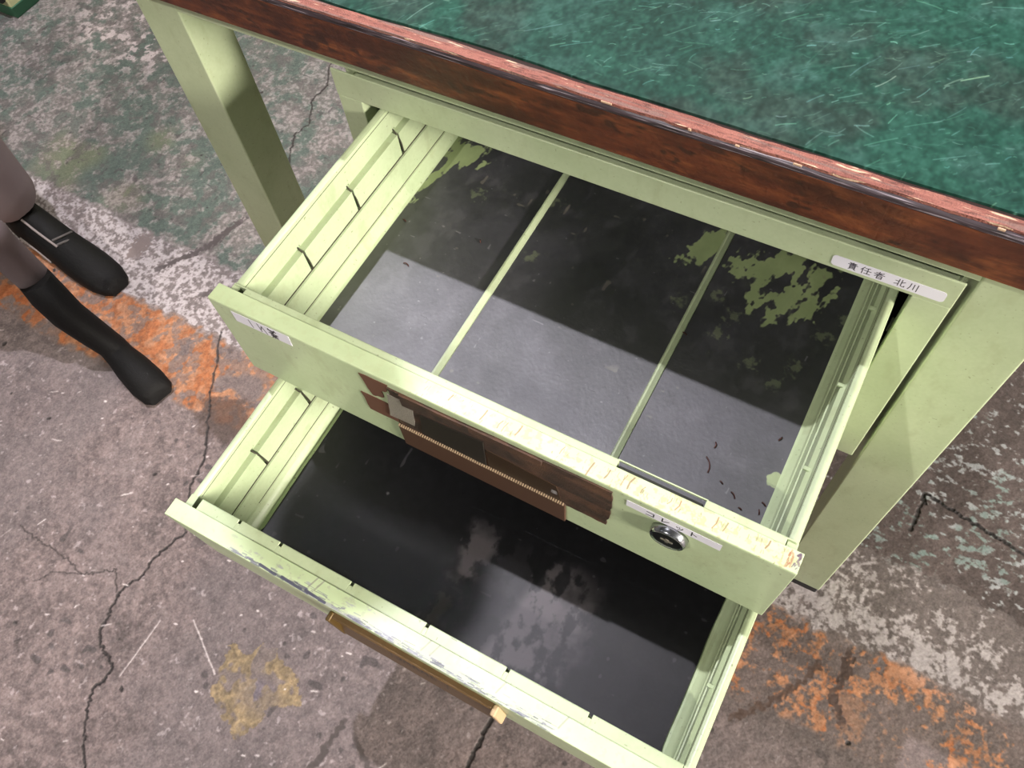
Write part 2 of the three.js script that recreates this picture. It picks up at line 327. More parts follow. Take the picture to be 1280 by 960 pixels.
/* high bay lamp overhead and fill-light battens added around the bay */
LAMPS.forEach(([x, y, z], i) => {
  const g = thing('high_bay_lamp', ['round grey high bay lamp hanging on a chain high above the workbench', 'round grey high bay lamp in front of the workbench, nearest the viewer', 'round grey high bay lamp behind the workbench, over the far floor'][i], 'lamp', [x, y, z], 'high bay lamps in a row');
  part('housing', lathe([[0, 0.30], [0.05, 0.30], [0.07, 0.14], [0.20, 0.0], [0.205, 0.0], [0.205, 0.01], [0.09, 0.15], [0.06, 0.31], [0, 0.32]]), std({ color: 0x9a9c9a, roughness: 0.4, metalness: 0.6, side: THREE.DoubleSide }), g);
  part('glowing_disc', strip(new THREE.CylinderGeometry(0.055, 0.055, 0.01, 32)).translate(0, 0.045, 0), std({ color: 0x111111, emissive: 0xffffff, emissiveIntensity: 6 }), g);
  part('chain', strip(new THREE.CylinderGeometry(0.006, 0.006, 5.2 - y - 0.31, 8)).translate(0, 0.31 + (5.2 - y - 0.31) / 2, 0), DARKSTEEL, g);
  const P = new THREE.PointLight(i ? 0xfff8ef : 0xfaf6ff, LAMP_POWER[i], 0, 2); P.position.set(x, y + 0.015, z); P.castShadow = true; P.shadow.radius = 1.1; P.shadow.mapSize.set(2048, 2048); scene.add(P);
});
FILL_BATTENS.forEach(([x, y, z], i) => {
  const g = thing('fill_batten', ['nearest unseen batten added as fill light in front of the workbench', 'unseen batten added as fill light towards the front right of the hall', 'unseen batten added as fill light behind and right of the bench', 'unseen batten added as fill light over the back left aisle', 'unseen batten added as fill light over the left aisle by the wall'][i], 'fill light', [x, y, z], 'added fill lights under the ceiling');
  part('housing', box(-1.2, 1.2, 0.02, 0.09, -0.13, 0.13, 0.01), std({ color: 0xdddddd, roughness: 0.5 }), g);
  for (const s of [-1, 1]) { const c = strip(new THREE.CylinderGeometry(0.016, 0.016, 2.3, 12)); c.rotateZ(Math.PI / 2); c.translate(0, 0, s * 0.06); part('tube', c, std({ color: 0x222222, emissive: 0xf4f8ff, emissiveIntensity: 5 }), g); }
  for (const s of [-0.9, 0.9]) part('hanger', strip(new THREE.CylinderGeometry(0.005, 0.005, 5.2 - y - 0.09, 6)).translate(s, 0.09 + (5.2 - y - 0.09) / 2, 0), DARKSTEEL, g);
  const A = new THREE.RectAreaLight(0xf3f6ff, FILL_L[i], 2.3, 0.26); A.position.set(x, y - 0.03, z); A.lookAt(x, 0, z); scene.add(A);
});

/* ------------------------------------------------------------------ workbench */
const woodMap = dataTex(1400, 256, (u, v) => {
  const x = u * 1.1, y = v * 0.12;
  const g = fbm(x * 16, y * 300, 4), s = fbm(x * 7 + 4, y * 34, 4), fl = fbm(x * 90, y * 700, 2), k = fbm(x * 60 + 12, y * 130 + 3, 3), p = fbm(x * 160, y * 160 + 20, 3);
  const q = fbm(x * 34 + 2, y * 120, 4);
  let c = mix3([54, 26, 16], [104, 56, 30], sstep(0.30, 0.70, g * 0.25 + s * 0.2 + p * 0.15 + q * 0.4));
  c = mix3(c, [128, 76, 40], sstep(0.52, 0.70, fl * 0.3 + q * 0.5 + s * 0.2) * 0.55);
  c = mix3(c, [84, 36, 24], sstep(0.4, 0.7, s) * 0.35);
  c = mix3(c, [34, 20, 16], sstep(0.62, 0.76, k) * 0.6);
  return c;
});
const WOOD = phys({ map: (() => { const t = woodMap.clone(); t.repeat.set(1 / 1.1, 1 / 0.12); t.offset.x = 0.5; t.needsUpdate = true; return t; })(), roughness: 0.42, bumpMap: rep(bumpFine, 0.2), bumpScale: 0.0003 });
const COREWOOD = std({ color: 0x26120c, roughness: 0.75 });
const lipMap = dataTex(1024, 64, (u, v) => {
  const x = u * 1.1, y = v * 0.02, a = fbm(x * 40, y * 500, 4), b = fbm(x * 140, y * 700 + 4, 3);
  let c = mix3([132, 80, 70], [152, 98, 86], sstep(0.3, 0.7, a));
  c = mix3(c, [122, 98, 92], sstep(0.5, 0.62, fbm(x * 22 + 6, y * 300, 3)) * 0.8);
  c = mix3(c, [80, 50, 44], sstep(0.62, 0.72, b) * 0.6);
  return mix3(c, [216, 190, 160], sstep(0.70, 0.76, fbm(x * 60 + 2, y * 400 + 9, 3)) * 0.9);
});
const LIP = std({ map: (() => { const t = lipMap.clone(); t.repeat.set(1 / 1.1, 1 / 0.02); t.offset.x = 0.5; t.needsUpdate = true; return t; })(), roughness: 0.75, bumpMap: rep(bumpFine, 0.05), bumpScale: 0.0008 });

const TX0 = -0.60, TX1 = 0.44, ZB = -0.62;
const bench = thing('workbench', 'green steel workbench with a dark red-brown wooden top edge', 'workbench');
part('tabletop', box(TX0, TX1, 0.7445, 0.7812, ZB, 0.0432, 0.001), COREWOOD, bench);
{ // front edge board, lower chamfer worn
  const prof = []; const n = 90;
  const sh = new THREE.Shape([new THREE.Vector2(-0.0432, 0.7428), new THREE.Vector2(-0.0466, 0.7428), new THREE.Vector2(-0.0474, 0.7436), new THREE.Vector2(-0.0474, 0.7768), new THREE.Vector2(-0.0466, 0.7774), new THREE.Vector2(-0.0432, 0.7774)]);
  const g = new THREE.ExtrudeGeometry(sh, { depth: TX1 - TX0, bevelEnabled: false, steps: n }); g.rotateY(Math.PI / 2); g.translate(TX0, 0, 0);
  part('edge_board', metricUV(toCreasedNormals(g, 0.7)), WOOD, bench, 'dark red-brown wooden front edge board');
}
{ // dark worn chamfer between the board and the lip, wider to the right
  const t = dataTex(1024, 64, (u, v) => { const x = u * 1.04, y = v * 0.01, a = fbm(x * 90, y * 900, 3), b = fbm(x * 30 + 5, y * 1200, 3); let c = mix3([38, 30, 33], [66, 54, 60], a); c = mix3(c, [168, 160, 166], sstep(0.62, 0.72, b) * 0.75); return mix3(c, [20, 16, 16], sstep(0.60, 0.7, fbm(x * 50 + 9, y * 700, 3)) * 0.8); });
  const rings = [], n = 120;
  for (let i = 0; i <= n; i++) { const x = lerp(TX0, TX1, i / n), w = lerp(0.0010, 0.0034, clamp((x + 0.35) / 0.6)) * (0.8 + 0.4 * fbm(x * 30, 4, 3)); rings.push([[x, 0.7773, 0.0434], [x, 0.7773, 0.0473], [x, 0.7773 + w * 0.35, 0.0475], [x, 0.7795 + w * 0.3, 0.0468 - 0.0006], [x, 0.7812, 0.0464 - w * 0.35], [x, 0.7812, 0.0434]]); }
  const g = loft(rings); fitUV(g, 0, 1, TX0, TX1, 0.7773, 0.7815);
  part('worn_chamfer', g, std({ map: t, roughness: 0.45 }), bench, 'dark worn chamfer along the edge');
}
{ // red worn lip on top of the edge, slightly ragged
  const P = [], Q = [];
  for (let i = 0; i <= 260; i++) { const x = lerp(TX0, TX1, i / 260); P.push([x, lerp(0.0458, 0.0446, clamp((x + 0.3) / 0.6)) + (fbm(x * 60, 3, 3) - 0.5) * 0.0020]); Q.unshift([x, 0.0362 + (fbm(x * 30, 9, 3) - 0.5) * 0.0026]); }
  part('red_lip', slabXZ([...P, ...Q], 0.7812, 0.7834), LIP, bench, 'worn pinkish red strip along the top edge');
  const chips = [];
  for (let i = 0; i < 12; i++) { const x = -0.38 + rnd() * 0.70, l = 0.002 + rnd() * 0.006, z = 0.0444 + rnd() * 0.0010; const b = box(x, x + l, 0.7818, 0.7818 + 0.0010 + rnd() * 0.0008, z, z + 0.0006 + rnd() * 0.0008, 0.0003); b.rotateY((rnd() - 0.5) * 0.02); chips.push(b); }
  part('splinter', chips, std({ color: 0xb79a80, roughness: 0.9 }), bench).userData.kind = 'stuff';
}
{ // steel frame
  const z1 = -0.003;
  const ap = slabXY([[-0.4456, 0.6822], [0.2751, 0.6836], [0.2751, 0.7445], [-0.4456, 0.7445]], z1 - 0.028, z1); part('apron', ap, GREEN, bench);
  part('apron', box(-0.4456, 0.2751, 0.683, 0.7445, -0.575, -0.547, 0.001), GREEN, bench);
  for (const [x0, x1] of [[-0.5022, -0.474], [0.303, 0.3306]]) part('apron', box(x0, x1, 0.683, 0.7445, -0.523, z1 - 0.0519, 0.001), GREEN, bench);
  for (const [x0, x1] of [[-0.5022, -0.4456], [0.2751, 0.3317]]) for (const [a, b] of [[z1 - 0.0519, z1], [-0.575, -0.523]]) {
    const l = part('leg', box(x0, x1, 0.0185, 0.7445, a, b, 0.002), GREEN, bench);
    part('rubber_foot', box(x0 + 0.002, x1 - 0.001, 0, 0.0185, a + 0.002, b - 0.001, 0.003), BLACKRUB, l);
  }
}
/* green vinyl sheet on the bench */
const matMap = canvasTex(2048, 1024, (g, w, h) => {
  const im = g.createImageData ? g.createImageData(w, h) : g.getImageData(0, 0, w, h);
  for (let j = 0; j < h; j++) for (let i = 0; i < w; i++) {
    const x = i / w * 1.04, y = j / h * 0.52;
    const a = fbm(x * 5, y * 5, 4), b = fbm(x * 22 + 9, y * 22, 4), c0 = fbm(x * 300, y * 300, 2), e = fbm(x * 40 + y * 20, y * 55 + 30, 3);
    let c = mix3([13, 50, 41], [22, 66, 54], sstep(0.3, 0.7, a * 0.35 + b * 0.35 + fbm(x * 70, y * 70 + 5, 3) * 0.3));
    c = mix3(c, [34, 44, 39], sstep(0.46, 0.66, fbm(x * 16 + 30, y * 20, 5)) * 0.6);
    c = mix3(c, [54, 84, 78], sstep(0.50, 0.74, e) * 0.4);
    c = [c[0] + (c0 - 0.5) * 40, c[1] + (c0 - 0.5) * 42, c[2] + (c0 - 0.5) * 40];
    const k = (j * w + i) * 4; im.data[k] = clamp(c[0], 0, 255); im.data[k + 1] = clamp(c[1], 0, 255); im.data[k + 2] = clamp(c[2], 0, 255); im.data[k + 3] = 255;
  }
  g.putImageData(im, 0, 0); g.lineCap = 'round';
  for (let i = 0; i < 16000; i++) {                                  // scuffs and knife marks
    const x = rnd() * w, y = rnd() * h, dens = vnoise(x / 170, y / 150); if (dens < 0.38) continue;
    const a = -0.55 + (rnd() + rnd() - 1) * 0.9, l = 3 + rnd() * rnd() * rnd() * 70;
    g.globalAlpha = 0.05 + rnd() * rnd() * 0.6; g.strokeStyle = rnd() < 0.8 ? rgb([112 + rnd() * 50, 156 + rnd() * 30, 146 + rnd() * 30]) : rgb([30, 56, 48]); g.lineWidth = 0.7 + rnd() * 1.1;
    g.beginPath(); g.moveTo(x, y); g.quadraticCurveTo(x + Math.cos(a) * l * 0.5 + (rnd() - 0.5) * 5, y + Math.sin(a) * l * 0.5 + (rnd() - 0.5) * 5, x + Math.cos(a) * l, y + Math.sin(a) * l); g.stroke();
  }
  g.globalAlpha = 1;
});
{
  const P = [];
  for (let i = 0; i <= 160; i++) { const x = lerp(TX0 + 0.01, TX1 - 0.01, i / 160); P.push([x, 0.0322 + 0.0022 * Math.sin((x + 0.27) * 21) * Math.exp(-Math.pow((x + 0.16) / 0.14, 2)) + (fbm(x * 14, 5, 3) - 0.5) * 0.0026]); }
  P.push([TX1 - 0.01, ZB + 0.02], [TX0 + 0.01, ZB + 0.02]);
  const g = slabXZ(P, 0.7813, 0.7832); fitUV(g, 0, 2, TX0, TX1, 0.04, -0.62);
  const m = part('bench_mat', g, phys({ map: matMap, specularIntensity: 0.5, roughness: 0.66, bumpMap: rep(bumpFine, 0.8), bumpScale: 0.0002 }), scene);
  m.userData = { label: 'scratched dark green vinyl mat covering the top of the workbench', category: 'mat' };
}

/* ------------------------------------------------------------------ drawer cabinet */
const cab = thing('drawer_cabinet', 'pale green steel drawer cabinet under the workbench with two drawers pulled open', 'cabinet');
part('top_rail', box(-0.2693, 0.2693, 0.6505, 0.6792, -0.0022, 0, 0.0009), GREEN, cab);
part('stile', box(-0.2693, -0.243, 0.3993, 0.6502, -0.018, -0.0005, 0.0012), GREEN, cab);
part('stile', box(0.2418, 0.2693, 0.3993, 0.6502, -0.018, -0.0005, 0.0012), GREEN, cab);
part('side_panel', box(-0.2693, -0.2673, 0.3993, 0.6792, -0.52, -0.018, 0.0005), GREEN, cab);
part('side_panel', box(0.2673, 0.2693, 0.3993, 0.6792, -0.52, -0.018, 0.0005), GREEN, cab);
part('top_panel', box(-0.2673, 0.2673, 0.6530, 0.6550, -0.52, -0.0024, 0.0005), GREEN, cab);
part('bottom_panel', box(-0.2673, 0.2673, 0.3993, 0.4013, -0.52, -0.018, 0.0005), GREEN, cab);
part('back_panel', box(-0.2673, 0.2673, 0.4013, 0.6530, -0.52, -0.518, 0.0005), GREEN, cab);
for (const s of [-1, 1]) for (const y of [0.575, 0.455]) part('runner', box(s < 0 ? -0.266 : 0.240, s < 0 ? -0.240 : 0.266, y, y + 0.02, -0.5, -0.02, 0.001), DARKSTEEL, cab);

// hand drawn glyph strokes in a 100 unit box
const GLYPH = {
  seki: [[20, 11, 80, 11], [28, 21, 72, 21], [10, 32, 90, 32], [50, 2, 50, 32], [28, 42, 28, 80], [28, 42, 72, 42, 72, 80], [28, 55, 72, 55], [28, 67, 72, 67], [28, 80, 72, 80], [40, 82, 22, 97], [60, 82, 80, 97]],
  nin: [[34, 4, 8, 48], [22, 32, 22, 97], [82, 8, 44, 18], [36, 48, 96, 48], [66, 15, 66, 88], [42, 88, 92, 88]],
  sha: [[20, 20, 72, 20], [46, 3, 46, 38], [6, 38, 94, 38], [84, 8, 14, 68], [36, 55, 36, 97], [36, 55, 76, 55, 76, 97], [36, 75, 76, 75], [36, 95, 76, 95]],
  kita: [[38, 5, 38, 95], [10, 34, 38, 34], [6, 80, 38, 66], [62, 5, 62, 84, 70, 92, 92, 92, 92, 78], [90, 26, 62, 46]],
  kawa: [[22, 8, 20, 55, 8, 95], [50, 12, 50, 85], [80, 5, 80, 97]],
  ko: [[18, 20, 80, 20, 80, 86], [14, 84, 80, 84]], re: [[30, 10, 30, 88, 88, 42]], tsu: [[26, 46, 34, 62], [48, 40, 55, 56], [80, 42, 72, 74, 44, 94]], to: [[36, 6, 36, 96], [36, 42, 78, 64]],
  ma: [[30, 10, 44, 90]], mb: [[18, 10, 30, 88], [52, 30, 40, 60], [62, 20, 90, 92]], mc: [[12, 18, 88, 18], [20, 4, 42, 50], [80, 4, 46, 46], [10, 50, 92, 50], [30, 60, 80, 96], [74, 58, 22, 96], [50, 18, 50, 96], [20, 74, 84, 74]],
};
function write(g, key, x, y, w, h, lw) { g.lineWidth = lw; for (const P of GLYPH[key]) { g.beginPath(); for (let i = 0; i < P.length; i += 2) { const a = x + P[i] / 100 * w, b = y + P[i + 1] / 100 * h; i ? g.lineTo(a, b) : g.moveTo(a, b); } g.stroke(); } }
function labelTex(w, h, fn) { return canvasTex(w, h, (g) => { g.fillStyle = '#dcdae6'; g.fillRect(0, 0, w, h); g.strokeStyle = '#1c1b22'; g.lineCap = 'round'; g.lineJoin = 'round'; fn(g); }); }
{ // name label on the rail
  const x0 = 0.1812, x1 = 0.2622, y0 = 0.6545, y1 = 0.6655, r = 0.003, P = [];
  for (const [cx, cy, a0] of [[x1 - r, y1 - r, 0], [x0 + r, y1 - r, 1], [x0 + r, y0 + r, 2], [x1 - r, y0 + r, 3]]) for (let k = 0; k <= 5; k++) { const a = (a0 + k / 5) * Math.PI / 2; P.push([cx + Math.cos(a) * r, cy + Math.sin(a) * r]); }
  const t = labelTex(1024, 140, (g) => { g.strokeStyle = '#3a3442'; [['seki', 140], ['nin', 262], ['sha', 384], ['kita', 572], ['kawa', 694]].forEach(([k, x]) => write(g, k, x, 22, 104, 98, 9)); });
  const gl = slabXY(P, 0.0001, 0.0004); fitUV(gl, 0, 1, x0, x1, y0, y1);
  part('label_sticker', gl, std({ map: t, roughness: 0.45 }), cab, 'white sticker with five printed Japanese characters');
}

// ---- worn top flanges
function flangeTex(kind) {
  return canvasTex(2048, 64, (g, w, h) => {
    const im = g.getImageData(0, 0, w, h);
    for (let j = 0; j < h; j++) for (let i = 0; i < w; i++) {
      const x = i / w * 0.48, y = j / h * 0.015, a = fbm(x * 40, y * 60, 3), b = fbm(x * 220, y * 260, 3), s = fbm(x * 90 + 9, y * 300, 3);
      let c = [190 + (a - 0.5) * 22, 206 + (a - 0.5) * 20, 164 + (a - 0.5) * 22];
      if (kind === 1) { c = mix3(c, [156, 148, 104], sstep(0.52, 0.70, b) * 0.38 * (0.2 + sstep(0.16, 0.34, x))); }
      else { c = mix3(c, [150, 148, 164], sstep(0.50, 0.64, s + 0.24 * sstep(0.55, 1, j / h) - 0.16) * 0.6 * sstep(0.06, 0.10, x) * sstep(0.36, 0.28, x)); c = mix3(c, [140, 134, 128], sstep(0.62, 0.76, b) * 0.22); }
      const k = (j * w + i) * 4; im.data[k] = clamp(c[0], 0, 255); im.data[k + 1] = clamp(c[1], 0, 255); im.data[k + 2] = clamp(c[2], 0, 255); im.data[k + 3] = 255;
    }
    g.putImageData(im, 0, 0); g.lineCap = 'round';
    const X = (x) => (x + 0.2393) / 0.479 * w;
    if (kind === 1) {
      for (const x of [-0.02, 0.008, 0.022, 0.026, 0.036, 0.07, 0.093, 0.105, 0.117, 0.122, 0.131, 0.150, 0.156, 0.182, 0.189, 0.217]) { g.globalAlpha = 0.6; g.strokeStyle = rgb([112 + rnd() * 30, 76, 50]); g.lineWidth = 2 + rnd() * 3; const y0 = 6 + rnd() * 14, l = 20 + rnd() * 24; g.beginPath(); g.moveTo(X(x) + 3, y0); g.lineTo(X(x) + (rnd() - 0.5) * 8, y0 + l * 0.5); g.lineTo(X(x) - 3, y0 + l); g.stroke(); }
      for (let i = 0; i < 120; i++) { g.globalAlpha = 0.2 + rnd() * 0.3; g.strokeStyle = rgb([120, 104, 66]); g.lineWidth = 1 + rnd() * 2.4; const x = X(-0.05 + rnd() * 0.28), y = rnd() * h; g.beginPath(); g.moveTo(x, y); g.lineTo(x + (rnd() - 0.5) * 6, y + 3 + rnd() * 12); g.stroke(); }
      for (let i = 0; i < 26; i++) { g.globalAlpha = 0.35 + rnd() * 0.4; g.strokeStyle = rgb(i % 2 ? [150, 96, 70] : [92, 74, 92]); g.lineWidth = 2 + rnd() * 5; const x = X(i % 2 ? 0.2312 : 0.2355) + rnd() * 12, y = 4 + rnd() * 44; g.beginPath(); g.moveTo(x, y); g.lineTo(x + (rnd() - 0.5) * 10, y + 4 + rnd() * 12); g.stroke(); }
    } else {
      for (let i = 0; i < 260; i++) { const x = -0.17 + Math.pow(rnd(), 0.8) * 0.30, d = rnd() * rnd(); g.globalAlpha = 0.3 + rnd() * 0.45; g.strokeStyle = rgb(rnd() < 0.6 ? [108, 108, 126] : [66, 66, 84]); g.lineWidth = 1 + rnd() * 4; const y = h - 3 - d * 30; g.beginPath(); g.moveTo(X(x), y); g.lineTo(X(x) + 6 + rnd() * 40, y + (rnd() - 0.5) * 4); g.stroke(); }
      for (const [a, b] of [[-0.135, -0.118], [-0.112, -0.092], [-0.088, -0.068]]) { g.globalAlpha = 0.85; g.strokeStyle = rgb([72, 72, 92]); g.lineWidth = 9; g.beginPath(); g.moveTo(X(a), h - 10); g.lineTo(X(b), h - 6); g.stroke(); }
      for (const x of [-0.086, -0.08, 0.022, 0.03, 0.088, 0.14]) { g.globalAlpha = 0.5; g.strokeStyle = rgb([120, 116, 112]); g.lineWidth = 6; g.beginPath(); g.moveTo(X(x) + 8, 2); g.lineTo(X(x) - 6, 40); g.stroke(); }
    }
    g.globalAlpha = 1;
  });
}

function makeDrawer(k, { ft, fb, fl, fr, zf, zr, zi, yr, wl, wr, yb, rot, zback, notches }) {
  const d = new THREE.Group(); d.name = numbered('drawer'); d.position.set(0, ft, 0); d.rotation.order = 'YXZ'; d.rotation.set(...rot); cab.add(d);
  const put = (name, geos, mat, label) => { const list = (Array.isArray(geos) ? geos : [geos]).map((g) => { g.translate(0, -ft, 0); return g; }); return part(name, list, mat, d, label); };
  // front panel: skin folded at the sides, top return worn separately
  put('front_panel', [box(fl, fr, fb, ft - 0.0012, zf - 0.0014, zf, 0.0007), box(fl, fl + 0.0014, fb, ft - 0.002, zr, zf - 0.001, 0.0004), box(fr - 0.0014, fr, fb, ft - 0.002, zr, zf - 0.001, 0.0004), box(fl, fr, fb, fb + 0.0014, zr, zf - 0.001, 0.0004)], GREENB);
  const fg = box(fl + 0.0006, fr, ft - 0.0014, ft, zr, zf - 0.0002, 0.0007); fitUV(fg, 0, 2, fl, fr, zf, zr);
  put('top_flange', fg, std({ map: flangeTex(k), roughness: k === 1 ? 0.40 : 0.30, bumpMap: rep(bumpFine, 0.08), bumpScale: 0.00002 }), k === 1 ? 'scratched top edge with small rust marks' : 'top edge with paint rubbed to grey metal');
  // inner front wall with its own step
  const ys = ft - 0.0016, ins = [];
  if (k === 1) {
    const [sa, sb] = [0.1078, 0.1712];
    ins.push(box(wl + 0.014, sa, ys - 0.0014, ys, zi, zr + 0.001, 0.0005), box(sb, wr - 0.008, ys - 0.0014, ys, zi, zr + 0.001, 0.0005), box(sa - 0.001, sb + 0.001, ys - 0.0022, ys, zi - 0.0004, zi + 0.0005, 0.0002));
    ins.push(box(wl + 0.002, wr - 0.002, yb, ys - 0.03, zi, zi + 0.0012, 0.0004), box(wl + 0.002, sa, ys - 0.031, ys, zi, zi + 0.0012, 0.0004), box(sb, wr - 0.002, ys - 0.031, ys, zi, zi + 0.0012, 0.0004));
  } else {
    let x = wl + 0.0135; const end = wr - 0.008;
    for (const n of [...notches, null]) { const e = n === null ? end : n - 0.0015; ins.push(box(x, e, ys - 0.0014, ys, zi, zr + 0.001, 0.0005), box(x, e, yb, ys, zi, zi + 0.0012, 0.0004)); if (n !== null) { ins.push(box(n - 0.0016, n + 0.0016, ys - 0.0014, ys, zi + 0.0034, zr + 0.001, 0.0003)); x = n + 0.0015; } }
    ins.push(box(wl + 0.002, wr - 0.002, yb, ys - 0.012, zi + 0.0012, zi + 0.0022, 0.0003));
  }
  put('inner_front', ins, GREENB);
  // side walls: hemmed rim, ledge, ribs, foot fillet; slots punched through the rib
  const slotZ = k === 1 ? [0.140, 0.0645, -0.012, -0.088] : [0.2845, 0.213, 0.142, 0.07];
  for (const s of [-1, 1]) {
    const xo = s < 0 ? wl : wr, X = (t) => xo - s * t;                // t = depth inwards from the outer face
    const full = [[0, yb - 0.006], [0, yr - 0.0022], [0.0007, yr - 0.0006], [0.0024, yr], [0.0052, yr], [0.0068, yr - 0.0008], [0.0074, yr - 0.0030], ...(s < 0 ? [[0.0073, yr - 0.0262], [0.0040, yr - 0.0272], [0.0040, yr - 0.0302], [0.0104, yr - 0.0312]] : [[0.0073, yr - 0.0262], [0.0106, yr - 0.0300]]), [0.0110, yr - 0.0555], [0.0098, yr - 0.0566], [0.0098, yr - 0.0576], [0.0122, yr - 0.0584], [0.0126, yb + 0.0135], [0.0118, yb + 0.0128], [0.0138, yb + 0.0118], [0.0152, yb + 0.006], [0.0190, yb + 0.0012], [0.0215, yb], [0.0215, yb - 0.006]];
    const notch = [[0, yb - 0.006], [0, yr - 0.0022], [0.0007, yr - 0.0006], [0.0024, yr], [0.0052, yr], [0.0068, yr - 0.0008], [0.0074, yr - 0.0030], [0.0072, yr - 0.0240], [0.0014, yr - 0.0245], [0.0014, yr - 0.0570], [0.0122, yr - 0.0584], [0.0126, yb + 0.0135], [0.0118, yb + 0.0128], [0.0138, yb + 0.0118], [0.0152, yb + 0.006], [0.0190, yb + 0.0012], [0.0215, yb], [0.0215, yb - 0.006]];
    const prof = (P) => { const q = P.map(([t, y]) => [X(t), y]); return s < 0 ? q.reverse() : q; };
    const segs = []; let z = zi + 0.0004; const ends = s < 0 ? slotZ.filter((v) => v < zi - 0.01) : [];
    for (const c of ends) { segs.push(alongZ(prof(full), c + 0.0012, z)); segs.push(alongZ(prof(notch), c - 0.0012, c + 0.0012)); z = c - 0.0012; }
    segs.push(alongZ(prof(full), zback, z));
    segs.push(box(Math.min(xo, X(0.0075)), Math.max(xo, X(0.0075)), yr - 0.09, yr, zi, zr + 0.0008, 0.0005));
    put('side_wall', segs, GREENB);
    // bent lugs in the slots
    for (const c of ends) put('slot_clip', tube([[X(0.0070), yr - 0.0238, c + 0.0020], [X(0.0092), yr - 0.031, c + 0.0008], [X(0.0112), yr - 0.040, c - 0.0004], [X(0.0113), yr - 0.0545, c - 0.0014]], 0.00085, 12, 6), RUSTPAINT);
    if (s > 0) for (const c of slotZ.filter((v) => v < zi - 0.01)) put('wall_tab', box(X(0.0135), X(0.0072), yr - 0.0300, yr - 0.0275, c - 0.0016, c + 0.0016, 0.0006), GREENB);
    put('hem_seam', box(Math.min(X(0.0071), X(0.0076)), Math.max(X(0.0071), X(0.0076)), yr - 0.0042, yr - 0.0036, zback + 0.01, zi - 0.002, 0.0001), RUSTPAINT);
    // open seams under the rib and over the foot fillet
    for (const [t, y, h, a, b] of [[0.0111, yr - 0.0562, 0.0011, zback + 0.01, zi - 0.004], [0.0127, yb + 0.0130, 0.0010, zback + 0.01, zi - 0.03]]) put('seam', box(Math.min(X(t), X(t - 0.004)), Math.max(X(t), X(t - 0.004)), y - h, y, a, b, 0.0002), RUSTPAINT);
  }
  put('back_wall', box(wl, wr, yb - 0.006, yr - 0.004, zback - 0.0014, zback, 0.0004), GREENB);
  return { d, put };
}

